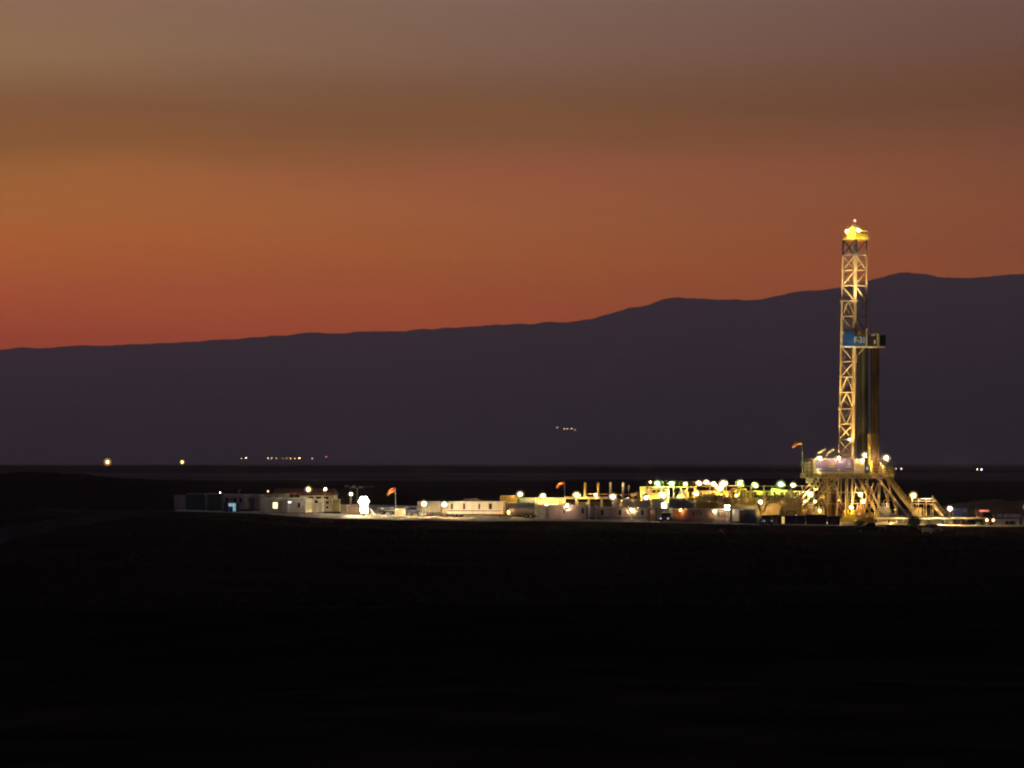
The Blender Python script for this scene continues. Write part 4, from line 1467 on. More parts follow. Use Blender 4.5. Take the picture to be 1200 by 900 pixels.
# dark skips and boxes in front of the rig
dk = (('dark blue steel skip in front of the rig, with a pale strip, left one', 919.5, 944, 604.5, M_navy), ('black flat topped steel box in front of the rig, middle one', 944.5, 969, 603.6, M_black),
      ('black steel box before the rig with a pale stand at its end, right one', 969.5, 984.5, 605.2, M_black))
for i, (lab, pa, pb, yt, m) in enumerate(dk):
    Y1 = YF((pa + pb) / 2, 1.0)
    b = base((pa + pb) / 2, Y1)
    w = span(pa, pb, Y1)
    h = Z_(yt, Y1) - b.z
    t = thing('steel_skip', lab, 'skip', b, -0.12, 'dark skips in front of the rig')
    MB().prism([(-w / 2 + 0.1, 0.12), (w / 2 - 0.1, 0.12), (w / 2, h), (-w / 2, h)], -0.9, 0.9).build('body', m, t)
    for j in range(4):
        x = -w / 2 + w * (0.14 + 0.24 * j)
        MB().box(x - 0.05, x + 0.05, -0.99, -0.902, 0.15, h - 0.05).build('rib', m, t)
    MB().box(-w / 2 - 0.05, w / 2 + 0.05, -0.98, 0.98, h + 0.002, h + 0.09).build('rim', m, t)
    if i == 0:
        MB().box(w * 0.02, w * 0.05, -1.02, -0.995, 0.5, h - 0.3).build('reflective_strip', M_bluegrey, t)
    if i == 2:
        st = MB().box(-0.45, 0.45, -1.5, -1.1, 1.0, 1.1).box(-0.35, -0.25, -1.4, -1.2, 0, 0.999).box(0.25, 0.35, -1.4, -1.2, 0, 0.999)
        st.build('stand', M_bluegrey, t)
Y1 = YF(916, 2.2)
b = base(916, Y1)
t = thing('lit_cabinet', 'dark cabinet with an open lit yellow slot left of the dark skips', 'cabinet', b, -0.1)
w = span(911.5, 920, Y1)
h = Z_(603.8, Y1) - b.z
MB().box(-w / 2, w / 2, -0.5, 0.6, 0, h).build('body', M_dmetal, t)
MB().box(0.02, 0.52, -0.56, -0.502, 0.1, h - 0.25).build('lit_slot', mat('yellow_lit_slot', None, emit=(1.0, 0.66, 0.16), strength=0.75), t)
head_dim = mat('dim_headlamp', None, emit=(0.9, 0.9, 1.0), strength=0.9)
b = base(780.5, YF(780, -2.0))
b.z = ground_h(b.x, b.y)
pickup(b, math.radians(-100), 'black pickup truck with dim headlamps below the bright middle lamp bank', M_black, headlight=head_dim)
b = base(898, YF(898, -3.0))
b.z = ground_h(b.x, b.y)
pickup(b, math.radians(-88), 'black pickup truck facing out below the low yellow skip', M_black, headlight=mat('faint_headlamp', None, emit=(0.9, 0.9, 1.0), strength=0.35))

# ================================================================== the drilling rig
RY = 566.0
RP = 992.0
rb_ = base(RP, RY)
rk = RY / F
rig = thing('drilling_rig', 'tall lit drilling rig with a lattice mast above a raised drill floor', 'drilling rig', rb_, 0)


def RX(px):
    return (px - RP) * rk


def RZ(py):
    return Z_(py, RY) - rb_.z


# --- substructure
zf0, zf1 = RZ(560.5), RZ(554.5)
sub = MB()
for ya in (-4.6, 4.15):
    sub.box(RX(941), RX(1044), ya, ya + 0.45, zf0, zf0 + 0.28)
    sub.box(RX(941), RX(1044), ya, ya + 0.45, zf1 - 0.38, zf1 - 0.1)
    for j in range(24):
        xx = RX(941.5) + (RX(1043.5) - RX(941.5)) * j / 23
        sub.box(xx - 0.08, xx + 0.08, ya + 0.1, ya + 0.35, zf0 + 0.281, zf1 - 0.381)
for px in (941.5, 958, 975, 992, 1009, 1026, 1043.5):
    sub.box(RX(px) - 0.2, RX(px) + 0.2, -4.149, 4.149, zf0 + 0.05, zf1 - 0.12)
subo = sub.build('substructure', M_steel, rig)
for yy in (-4.2, 4.2):
    MB().box(RX(932), RX(1046), yy - 0.35, yy + 0.35, 0.0, 0.9).build('base_beam', M_mustard if yy > 0 else M_steel, subo)
for px in (936, 955, 975, 995, 1015, 1035):
    MB().box(RX(px) - 0.2, RX(px) + 0.2, -3.84, 3.84, 0.1, 0.75).build('cross_beam', M_dmetal, subo)
for yy in (-4.3, 4.3):
    sgn = -1 if yy < 0 else 1
    for (pa, ya, pb, yb_, wd, m) in ((957, 561, 922, 601, 0.34, M_steel), (963, 562, 930, 601, 0.28, M_steel), (978, 561, 940, 603, 0.36, M_steel),
                                     (1003, 561, 1024, 603, 0.34, M_steel), (1011, 563, 1031, 603, 0.30, M_steel), (1036, 561, 1048, 604, 0.30, M_mustard)):
        MB().bar((RX(pa), yy, RZ(ya)), (RX(pb), yy + sgn * 0.3, RZ(yb_)), wd).build('strut', m, subo)
    for (pa, pb) in ((967, 967), (980, 977.5), (996, 996), (988.5, 988), (1014, 1010)):
        MB().bar((RX(pa), yy * 0.93, RZ(561)), (RX(pb), yy * 0.93, 0.9), 0.26).build('leg', M_cream if pa in (996, 980) else M_steel, subo)
    for (pa, ya, pb, yb_) in ((976, 566, 984.5, 592), (957, 562, 967, 596), (1001, 566, 996, 596), (1026, 566, 1016, 600), (1018, 570, 1030, 600)):
        MB().bar((RX(pa), yy * 0.8, RZ(ya)), (RX(pb), yy * 0.8, RZ(yb_)), 0.2).build('diagonal', M_cream if pa == 976 else M_steel, subo)
    for py in (577, 590):
        MB().bar((RX(964), yy * 0.86, RZ(py)), (RX(1016), yy * 0.86, RZ(py)), 0.16).build('girt', M_steel, subo)
MB().box(RX(966.5), RX(972.5), -1.2, 0.6, 0.9, RZ(562)).build('column', M_rust, subo)
# the well head stack below the floor
bop = MB()
zz_ = 0.4
for r_, h_ in ((0.9, 0.5), (0.6, 0.5), (1.0, 0.9), (0.6, 0.3), (1.05, 0.9), (0.55, 0.5), (0.95, 1.4), (0.4, 1.6)):
    bop.tube((RX(979), 0, zz_), (RX(979), 0, zz_ + h_), r_, n=14)
    zz_ += h_
bo = bop.build('blowout_preventer', M_rust, rig)
for z in (1.9, 3.1):
    MB().tube((RX(979) - 1.7, 0, z), (RX(979) + 1.7, 0, z), 0.32, n=10).build('ram', M_red, bo)
# machinery under and beside the floor
for (pa, pb, ya, yb_, y0, m, nm) in ((985, 1000, 598, 609, -3.5, M_yellow, 'pump_unit'), (1001, 1011, 592, 604, -2.8, M_terra, 'valve_manifold'), (1012, 1026, 600, 608, -4.9, M_yellow, 'winch'),
                                     (953, 964, 594, 606, -3.0, M_cream, 'accumulator'), (944, 951, 590, 604, -2.0, M_pink, 'accumulator'), (1030, 1041, 590, 604, -2.2, M_metal, 'accumulator'),
                                     (936, 943, 597, 606, -3.0, M_yellow, 'accumulator')):
    mb = MB().box(RX(pa), RX(pb), y0 - 0.7, y0 + 0.7, max(0.95, RZ(yb_)), RZ(ya) - 0.5)
    n_ = 4
    for j in range(n_):
        x = RX(pa) + (RX(pb) - RX(pa)) * (j + 0.5) / n_
        mb.tube((x, y0 - 0.75, RZ(ya) - 0.9), (x, y0 - 0.75, RZ(ya) + 0.1), 0.16, n=8)
    mb.build(nm, m, rig)
rnd = random.Random(31)
for i in range(26):
    px = rnd.uniform(938, 1042)
    y = rnd.uniform(-3.5, 3)
    h0, h1 = rnd.uniform(0.9, 3), rnd.uniform(3.2, 8.2)
    x = RX(px)
    if i % 3:
        MB().path([(x, y, 0.8), (x, y, h1), (x + rnd.uniform(-2, 2), y, h1)], rnd.uniform(0.06, 0.13)).build('pipe', rnd.choice((M_steel, M_cream, M_mustard, M_metal, M_rust)), rig)
    else:
        MB().bar((x - 2, y, h0 + 1.5), (x + 2, y, h0 + 1.5), 0.12).build('cable_tray', M_steel, rig)
# --- drill floor
fl = MB().box(RX(940), RX(1045), -4.65, 4.65, zf1 - 0.098, zf1)
flo = fl.build('drill_floor', M_steel, rig)
yw = -4.45
zw0, zw1 = zf1 + 0.01, RZ(537.3)
MB().box(RX(952.8), RX(976), yw - 0.08, yw, zw0 + 0.28, zw1 - 0.12).build('wind_wall', M_purple, flo)
MB().box(RX(976.1), RX(997.6), yw - 0.08, yw, zw0 + 0.28, zw1 - 0.12).build('wind_wall', M_purple, flo)
fr = MB()
MB().box(RX(951.2), RX(998.2), yw - 0.14, yw + 0.02, zw0, zw0 + 0.26).build('wall_frame', M_cream, flo)
MB().box(RX(951.2), RX(998.2), yw - 0.14, yw + 0.02, zw1 - 0.118, zw1).build('wall_frame', M_cream, flo)
for px in (951.9, 998.2):
    MB().box(RX(px) - 0.13, RX(px) + 0.10, yw - 0.15, yw + 0.03, zw0 + 0.262, zw1 - 0.12).build('wall_frame', M_cream, flo)
# printed marks on the purple wall: a gold emblem and pale lines of print
for (pa, pb, ya, yb_, m) in ((968.5, 974.5, 543.4, 545.2, M_yellow), (968.2, 974.8, 546.2, 547.4, M_cream), (953.6, 960.5, 549.2, 549.9, M_letter), (953.6, 957, 550.6, 551.2, M_letter),
                             (978.5, 981.5, 549.2, 551.8, M_cream), (990.5, 993.5, 539.6, 540.8, M_letter), (988.4, 994.6, 546.6, 547.4, M_letter), (986.5, 996.5, 551.3, 551.8, M_lgrey), (988, 996, 552.4, 552.8, M_lgrey)):
    MB().box(RX(pa), RX(pb), yw - 0.1, yw - 0.082, RZ(yb_), RZ(ya)).build('printed_mark', m, flo)
em = MB().prism([(RX(992) + 0.45 * math.sin(a) * (1 if k_ % 2 else 0.45), RZ(543.6) + 0.45 * math.cos(a) * (1 if k_ % 2 else 0.45)) for k_, a in enumerate([i * math.pi / 5 for i in range(10)])], yw - 0.1, yw - 0.082)
em.build('emblem', M_letter, flo)
# cage at the left end
for px in (940.3, 945.5, 950.6):
    MB().bar((RX(px), yw - 0.05, zf1), (RX(px), yw - 0.05, RZ(537.6)), 0.2).build('cage_post', M_cream, flo)
for py in (537.8, 542, 546, 550.5):
    MB().bar((RX(940.4), yw - 0.05, RZ(py)), (RX(950.5), yw - 0.05, RZ(py)), 0.12).build('cage_rail', M_cream, flo)
MB().box(RX(941), RX(950.3), yw + 0.3, yw + 0.4, zf1 + 0.01, RZ(541)).build('mesh_panel', M_steel, flo)
MB().box(RX(942), RX(950), -4.5, -3.3, RZ(566), RZ(561)).build('hanging_box', M_cream, flo)
# cream doghouse right of the purple wall
dh = MB().box(RX(998.6), RX(1009.8), yw - 0.06, -1.4, zf1 + 0.01, RZ(538)).build('doghouse', M_cream, flo)
for px in (1001.5, 1006.5):
    MB().box(RX(px) - 0.45, RX(px) + 0.45, yw - 0.1, yw - 0.062, RZ(549), RZ(543)).build('door', M_steel, dh)
MB().box(RX(1010.2), RX(1015.8), yw - 0.1, yw + 0.02, RZ(552.5), RZ(545.5)).build('blue_sign', M_blue, flo)
MB().box(RX(1012), RX(1014.2), yw - 0.13, yw - 0.102, RZ(550.5), RZ(547)).build('sign_print', M_letter, flo)
railing(MB(), [(RX(1017), -4.5, zf1), (RX(1044.5), -4.5, zf1), (RX(1044.5), 4.5, zf1)], 1.2).build('handrail', M_yellow, flo)
for (pa, y_, h_, m) in ((1019, -2.5, 2.4, M_yellow), (1024, -1.5, 3.0, M_rust), (1029, -3, 2.0, M_metal), (1033, -2, 1.6, M_mustard)):
    MB().tube((RX(pa), y_, zf1), (RX(pa), y_, zf1 + h_), 0.4, 0.28, n=8).build('winch', m, flo)
MB().bar((RX(1017), -2.6, zf1), (RX(1016.2), -2.4, RZ(509)), 0.38).build('standpipe', M_yellow, flo)
# flags
for px, m in ((960.5, M_flagw), (970.3, M_white)):
    MB().tube((RX(px) + 0.75, yw, zw1), (RX(px) + 0.75, yw, RZ(524)), 0.04, n=5).build('flag_pole', M_white, flo)
    mb = MB()
    vs = [(RX(px) + 0.75 - 0.26 * i, yw + 0.1 * math.sin(i * 1.4), RZ(524.3) - j * 0.55 - 0.17 * i) for i in range(7) for j in range(2)]
    vs2 = [(x, y + 0.03, z) for x, y, z in vs]
    fs = [(2 * i, 2 * i + 1, 2 * i + 3, 2 * i + 2) for i in range(6)]
    mb.add(vs, fs).add(vs2, [f[::-1] for f in fs]).build('flag', m, flo)
# floor lamps
for px, py, c, pw, r_ in ((957.5, 537.0, 'warm', 8, 0.44), (979.5, 537.0, 'warm', 8, 0.40), (1009.6, 533.4, 'white', 16, 0.40), (1006.2, 540.3, 'warm', 4, 0.28)):
    lamp_meshes(flo, (RX(px), yw - 0.7, RZ(py)), r_, c, pw, 0.5)
lamp_meshes(flo, (RX(1036), -3.2, RZ(536.6)), 0.50, 'warm', 36, RZ(536.6) - zf1)
for px, py, c, pw, r_, yy in ((947, 579, 'warm', 60, 0.40, -5.0), (1005, 579, 'warm', 40, 0.32, -4.8), (1008, 587, 'yellow', 14, 0.30, -4.9), (994, 594.3, 'yellow', 34, 0.30, -5.0), (940, 588, 'warm', 10, 0.2, -4.8), (952, 587.5, 'yellow', 8, 0.18, -4.8), (957.5, 598, 'yellow', 10, 0.2, -4.8)):
    lamp_meshes(subo, (RX(px), yy, RZ(py)), r_, c, pw, 0.4)
windsock(940.2, 518.5, 0, (-11.5, 5.0), 'orange windsock on a pole at the left corner of the drill floor', Y=RY - 4.9, zbase=rb_.z + zf1)

# --- mast
mz0, mz1, mz2 = zf1, RZ(299), RZ(281)


def mcorner(i, z):
    """left, front, right, back corner of the mast at height z"""
    t = (z - mz0) / (mz1 - mz0)
    ox = RX(1001.5) - 0.62 * (1 - t)
    k_ = 1.0 + 0.10 * (1 - t)
    p = ((-2.25, 0.35), (0.0, -1.75), (2.35, 0.15), (0.1, 2.2))[i]
    return Vector((ox + p[0] * k_, p[1] * k_, z))


mo = bpy.data.objects.new('mast', None)
COL.objects.link(mo)
mo.parent = rig
for z in (mz0 + 0.3, RZ(479), RZ(353)):
    for i in range(4):
        c = mcorner(i, z)
        MB().box(c.x - 0.34, c.x + 0.34, c.y - 0.34, c.y + 0.34, z - 0.2, z + 0.2).build('splice_block', M_mast, mo)
for i, r_ in enumerate((0.30, 0.50, 0.28, 0.28)):
    MB().bar(mcorner(i, mz0), mcorner(i, mz1), r_).build('leg', M_mast, mo)
    MB().bar(mcorner(i, mz1), mcorner(i, mz2), r_ * 1.05).build('leg', M_navy, mo)
rows_ = [281, 299, 317, 335, 353, 371, 389, 406, 424, 442, 460, 479, 497, 515, 533, 553]
patL = ['X', 'X', '/', '\\', 'A', '\\', '\\', '\\', '/', 'A', 'A', 'V', 'X', 'X', 'X']
patR = ['', 'X', '/', '\\', '/', '\\', '\\', '/', '', '', '', '', '', '', '']
for r_i in range(15):
    zt, zb2 = RZ(rows_[r_i]), RZ(rows_[r_i + 1])
    if r_i == 14:
        zb2 = mz0 + 0.1
    m = M_navy if r_i == 0 else M_mast
    for (ia, ib, pat, back) in ((0, 1, patL[r_i], False), (1, 2, patR[r_i], False), (0, 3, '/' if r_i % 2 else '\\', True), (3, 2, ('\\' if r_i % 2 else '/') if r_i < 8 else '', True)):
        wd = 0.15 if back else 0.20
        at, bt_, ab, bb_ = mcorner(ia, zt), mcorner(ib, zt), mcorner(ia, zb2), mcorner(ib, zb2)
        if pat or r_i < 8:
            MB().bar(ab, bb_, wd).build('girt', M_mast if r_i else M_lgrey, mo)
        segs = {'X': ((ab, bt_), (at, bb_)), '/': ((ab, bt_),), '\\': ((at, bb_),), 'A': ((ab, (at + bt_) / 2), (bb_, (at + bt_) / 2)), 'V': ((at, (ab + bb_) / 2), (bt_, (ab + bb_) / 2)), '': ()}[pat]
        for p, q in segs:
            MB().bar(p, q, wd).build('brace', m, mo)
# crown
cr_ = MB().box(RX(987.5), RX(1016.5), -1.9, 2.3, mz2 + 0.002, mz2 + 0.35)
cro = cr_.build('crown_platform', M_yellow, mo)
MB().prism([(RX(992.5), RZ(279)), (RX(1002.5), RZ(279)), (RX(1002), RZ(270)), (RX(998), RZ(264.8)), (RX(993), RZ(270.5))], -1.5, 0.3).build('crown_block', M_yellow, mo)
MB().box(RX(1003), RX(1016), -1.4, 0.6, RZ(279), RZ(275.6)).build('crown_block', M_mustard, mo)
MB().box(RX(1003.5), RX(1015.5), -1.2, 0.4, RZ(275.4), RZ(271)).build('sheave_guard', M_yellow, mo)
for px in (1006, 1010, 1014):
    MB().tube((RX(px), -1.3, RZ(273.2)), (RX(px), -1.21, RZ(273.2)), 0.33, n=12).build('sheave', M_dmetal, mo)
railing(MB(), [(RX(988), -1.8, mz2 + 0.35), (RX(992), -1.8, mz2 + 0.35)], 1.1, 0.6).build('handrail', M_yellow, mo)
MB().tube((RX(1001.2), -0.4, RZ(270)), (RX(1001.2), -0.4, RZ(260)), 0.09, n=6).tube((RX(1001.2), -0.4, RZ(266)), (RX(1001.2), -0.4, RZ(264)), 0.3, n=8).build('beacon_pole', M_dmetal, mo)
MB().ball((RX(1001.2), -0.4, RZ(259)), 0.26).build('beacon', mat('beacon_lamp', None, emit=(1.0, 0.50, 0.38), strength=2.2), mo)
lamp_meshes(mo, (RX(989.3), -4.2, RZ(273)), 0.075, 'yellow', 1500, 0.5)
lamp_meshes(mo, (RX(1003.0), -4.6, RZ(272)), 0.085, 'yellow', 1900, 0.3)  # second lamp added to brighten the crown
lamp_meshes(mo, (RX(994), -2.2, RZ(515)), 0.18, 'orange', 10, 0.3)
# hook, travelling block and lines inside the mast
tb = MB().box(RX(997), RX(1001.5), -0.4, 0.4, RZ(512), RZ(500)).build('travelling_block', M_mustard, mo)
for dx in (-0.3, 0.0, 0.3):
    MB().tube((RX(999) + dx, 0, RZ(500)), (RX(1001.5) + dx, 0, RZ(281)), 0.035, n=4).build('hoist_line', M_metal, mo)
hz_ = [(RX(1003) + 0.9 * math.sin(i * 0.55), -1.6 - 0.4 * math.sin(i * 0.5), RZ(470) + (RZ(520) - RZ(470)) * i / 10) for i in range(11)]
MB().path(hz_, 0.1, 6).build('hose', M_rubber, mo)
ldm = MB()
for sx in (-0.22, 0.22):
    a_, b_ = mcorner(0, mz0), mcorner(0, mz2)
    ldm.bar(a_ + Vector((0.6 + sx, -0.5, 0)), b_ + Vector((0.6 + sx, -0.5, 0)), 0.05)
for i in range(70):
    c_ = mcorner(0, mz0 + (mz2 - mz0) * (i + 0.5) / 70)
    ldm.bar(c_ + Vector((0.38, -0.5, 0)), c_ + Vector((0.82, -0.5, 0)), 0.04)
ldm.build('ladder', M_metal, mo)
# --- racking board
z0, z1 = RZ(406), RZ(389.3)
rbd = MB().box(RX(1000), RX(1036), -2.2, 1.6, z0 - 0.34, z0 - 0.002).wall((RX(988.6), 0.0), (RX(999.5), -2.35), z0 - 0.3, z0 - 0.003, 0.2)
rbo = rbd.build('racking_board', M_cream, rig)
MB().wall((RX(988.6), -0.1), (RX(999.2), -2.5), z0, z1, 0.1).build('blue_panel', M_blue, rbo)
MB().wall((RX(999.4), -2.52), (RX(1014.2), -2.2), z0, RZ(393), 0.1).build('blue_panel', mat('deep_blue_paint', (0.02, 0.10, 0.22), 0.45, wear=0.2), rbo)
MB().wall((RX(1014.8), -2.2), (RX(1036.6), -1.9), z0, RZ(393), 0.1).build('black_panel', M_black, rbo)
MB().bar((RX(1013.6), -2.35, z0), (RX(1013.6), -2.35, RZ(386)), 0.16).build('post', M_cream, rbo)
MB().bar((RX(1027.3), -2.35, z0 - 0.3), (RX(1027.3), -2.35, RZ(391)), 0.42).build('post', M_cream, rbo)
MB().box(RX(999.5), RX(1013), -2.0, -0.6, RZ(392.6), RZ(389.2)).build('platform', M_yellow, rbo)
MB().bar((RX(1016), -1.8, RZ(388)), (RX(1026), -1.8, RZ(388)), 0.22).bar((RX(1026), -1.8, RZ(388)), (RX(1028), -1.8, RZ(393)), 0.22).bar((RX(1016), -1.8, RZ(388)), (RX(1016), -1.8, RZ(393)), 0.22).build('davit', M_cream, rbo)
MB().box(RX(1019.5), RX(1023), -2.45, -2.28, RZ(394), RZ(391.8)).build('hoist_motor', M_lgrey, rbo)
MB().box(RX(1022.6), RX(1024.3), -2.24, -2.17, RZ(403.5), RZ(399)).build('notice', M_letter, rbo)
MB().bar((RX(1012), -2.0, z0 - 0.2), (RX(1000), -1.6, RZ(421)), 0.2).build('knee_brace', M_steel, rbo)
for px in (1016, 1020, 1024, 1028, 1032):
    MB().bar((RX(px), -1.9, z0 + 0.2), (RX(px), 1.4, z0 + 0.2), 0.16).build('finger', M_dmetal, rbo)
# lettering
cu = bpy.data.curves.new('lettering', 'FONT')
cu.body = 'F-31'
cu.size = 1.75
cu.extrude = 0.02
cu.align_x = 'CENTER'
cu.space_character = 0.95
tmp = bpy.data.objects.new('lettering_source', cu)
COL.objects.link(tmp)
bpy.context.view_layer.update()
me = bpy.data.meshes.new_from_object(tmp.evaluated_get(bpy.context.evaluated_depsgraph_get()))
bpy.data.objects.remove(tmp)
xs_ = [v.co.x for v in me.vertices]
fsc = RX(1011.6) - RX(999.8)
sc_ = fsc / (max(xs_) - min(xs_))
me.transform(Matrix.Rotation(math.radians(90), 4, 'X'))
zs_ = [v.co.z for v in me.vertices]
for v in me.vertices:
    v.co.x *= sc_
    v.co.z = (v.co.z - min(zs_)) * (RZ(395.6) - RZ(402.4)) / (max(zs_) - min(zs_))
me.materials.clear()
me.materials.append(M_letter)
lo = link('lettering', me, rbo, (RX(1005.8), -2.48, RZ(402.4)), math.atan2(0.32, RX(1014.2) - RX(999.4)))
# --- pipe stands leaning in the rack
for lab, pa, pb, y0, y1, n_, m in (('greenish dark pipe stands racked beside the mast', 1003.5, 1016.0, -1.8, 0.6, 36, M_bed), ('brown pipe stands racked at the outer end of the racking board', 1020.8, 1029.2, -1.7, 0.6, 28, M_bedbrown)):
    mb = MB()
    rnd = random.Random(int(pa))
    for i in range(n_):
        x = RX(pa) + (RX(pb) - RX(pa)) * (i % (n_ // 3) + 0.5) / (n_ // 3)
        y = y0 + (y1 - y0) * (i // (n_ // 3)) / 3
        p0, p1 = Vector((x + rnd.uniform(-.12, .12), y - 0.15, zf1 + 0.02)), Vector((x, y, RZ(404.5)))
        mb.tube(p0, p1, 0.075, n=6)
        for f in (0.33, 0.66):
            q = p0.lerp(p1, f + rnd.uniform(-.004, .004))
            mb.tube(q - Vector((0, 0, 0.2)), q + Vector((0, 0, 0.2)), 0.10, n=6)
    o = mb.build('pipe_stands', m, None, rb_)
    o.data.materials.append(mat('gap_shade_steel', (0.018, 0.017, 0.014), 0.4, 0.4, wear=0.3))
    o.data.materials.append(mat('pale_pipe_steel', (0.13, 0.14, 0.11), 0.35, 0.5, wear=0.3))
    per = len(o.data.polygons) // n_
    col_ = n_ // 3
    for pi_, pg in enumerate(o.data.polygons):
        c_ = (pi_ // per) % col_ / col_
        pg.material_index = 1 if (c_ > 0.78 or 0.18 < c_ < 0.30) else (2 if 0.40 < c_ < 0.62 and m is M_bed else 0)  # dark columns paint in shaded gaps; middle columns are lighter
    tag(o, lab, 'drill pipes', 'racked pipe stands', 'stuff')
# --- ramp and stairs at the right
vr = MB().bar((RX(1021), -1.0, RZ(553.5)), (RX(1062), -1.0, RZ(605)), 2.4, 0.14)
vro = vr.build('v_door_ramp', M_bedbrown, rig)
for y in (-2.25, -1.0, 0.3):
    MB().bar((RX(1021.5), y, RZ(553)), (RX(1062.5), y, RZ(604.6)), 0.30).build('rail', M_mast, vro)
MB().bar((RX(1032), -2.3, RZ(555)), (RX(1070), -2.3, RZ(604)), 0.26).build('rail', M_mast, vro)
for (pa, ya, pb, yb_) in ((1030, 565, 1028, 605), (1040, 578, 1038, 605), (1050, 591, 1049, 605)):
    for y in (-2.1, 0.2):
        MB().bar((RX(pa), y, RZ(ya)), (RX(pb), y, 0.0), 0.22).build('leg', M_steel, vro)
so = MB().bar((RX(1036), 2.2, RZ(553)), (RX(1078), 2.2, RZ(606)), 0.12, 0.34).bar((RX(1036), 3.4, RZ(553)), (RX(1078), 3.4, RZ(606)), 0.12, 0.34).build('stairway', M_yellow, rig)
for i in range(30):
    f = (i + 0.5) / 30
    x, z = RX(1036) + (RX(1078) - RX(1036)) * f, RZ(553) + (RZ(606) - RZ(553)) * f
    MB().box(x - 0.14, x + 0.14, 2.27, 3.33, z - 0.02, z + 0.03).build('step', M_mustard, so)
for y in (2.2, 3.4):
    mb = MB()
    for i in range(12):
        f = i / 11
        x, z = RX(1036) + (RX(1078) - RX(1036)) * f, RZ(553) + (RZ(606) - RZ(553)) * f
        mb.tube((x, y, z), (x, y, z + 1.1), 0.04, n=5)
    for u in (0.55, 1.1):
        mb.tube((RX(1036), y, RZ(553) + u), (RX(1078), y, RZ(606) + u), 0.05, n=5)
    mb.build('handrail', M_yellow, so)
# spot lamps added on floor and racking board to light the mast


def spot(parent, p, target, power, cone, colour, r=0.22):
    h = MB().tube((0, 0, -0.25), (0, 0, 0.12), r * 0.6, r, n=10)
    d = (Vector(target) - Vector(p)).normalized()
    o = h.build('added_mast_light', M_dmetal, parent, p)
    o.rotation_mode = 'QUATERNION'
    o.rotation_quaternion = d.to_track_quat('Z', 'Y')
    ld_ = bpy.data.lights.new('added_mast_beam', 'SPOT')
    ld_.energy = power
    ld_.color = colour
    ld_.spot_size = math.radians(cone)
    ld_.spot_blend = 0.5
    ld_.shadow_soft_size = 0.2
    lo_ = bpy.data.objects.new('added_mast_beam', ld_)
    COL.objects.link(lo_)
    lo_.parent = o
    lo_.location = (0, 0, 0.2)
    lo_.rotation_euler = (math.radians(180), 0, 0)
    return o


SPK = 1.9   # overall strength of the beams
spot(flo, (RX(956), yw - 1.4, zw1 + 0.5), (RX(1001), -1, RZ(315)), 30000 * SPK, 20, (1.0, 0.80, 0.52))
spot(flo, (RX(966), yw - 1.4, zw1 + 0.5), (RX(1000), -1, RZ(420)), 17000 * SPK, 30, (1.0, 0.68, 0.28))
spot(flo, (RX(981), yw - 1.4, zw1 + 0.5), (RX(998), -1, RZ(490)), 3800 * SPK, 50, (1.0, 0.66, 0.26))
spot(flo, (RX(1011), yw - 1.6, zw1 + 0.6), (RX(1003), -1, RZ(295)), 26000 * SPK, 18, (1.0, 0.72, 0.44))
spot(rbo, (RX(1016.5), -5.2, RZ(386)), (RX(1004), -1.0, RZ(302)), 7500 * SPK, 40, (1.0, 0.74, 0.46), 0.15)
spot(rbo, (RX(985), -4.4, RZ(386)), (RX(997), -1.0, RZ(302)), 6500 * SPK, 40, (1.0, 0.78, 0.50), 0.15)
MB().bar((RX(1016.5), -2.2, RZ(387.5)), (RX(1016.5), -5.2, RZ(387)), 0.09).build('added_lamp_arm', M_dmetal, rbo)  # arm added to carry the added board lamp
MB().bar((RX(988), -0.2, RZ(387.5)), (RX(985), -4.4, RZ(387)), 0.09).build('added_lamp_arm', M_dmetal, rbo)

# ================================================================== right of the rig
# pipe deck
Yd = 556.0
b = base(1086, Yd)
t = thing('pipe_deck', 'long pale pipe deck glaring along the ground right of the rig', 'pipe rack', b, 0)
k = Yd / F
x0, x1 = (1025 - 1086) * k, (1153 - 1086) * k
zt = Z_(606.3, Yd) - b.z
for i in range(8):
    xa, xb = x0 + (x1 - x0) * i / 8, x0 + (x1 - x0) * (i + 1) / 8
    MB().box(xa + 0.02, xb - 0.02, -1.2, 1.2, zt - 0.32, zt).build('deck_panel', M_deck, t)
for i in range(9):
    x = x0 + 0.2 + (x1 - x0 - 0.4) * i / 8
    for y in (-1.0, 1.0):
        MB().bar((x, y, 0), (x, y, zt - 0.322), 0.2).build('leg', M_dmetal, t)
for i in range(5):
    MB().tube((x0 + 1.5 + i * 0.4, -0.7 + 0.3 * i, zt + 0.09), (x0 + 13 + i * 0.6, -0.7 + 0.3 * i, zt + 0.09), 0.085, n=7).build('pipe', M_bed, t)
# platform with stairs
Yp = 560.0
b = base(1080, Yp)
t = thing('platform', 'small lit steel platform with rails right of the long ramp', 'platform', b, 0)
k = Yp / F


def QX(px):
    return (px - 1080) * k


def QZ(py):
    return Z_(py, Yp) - b.z


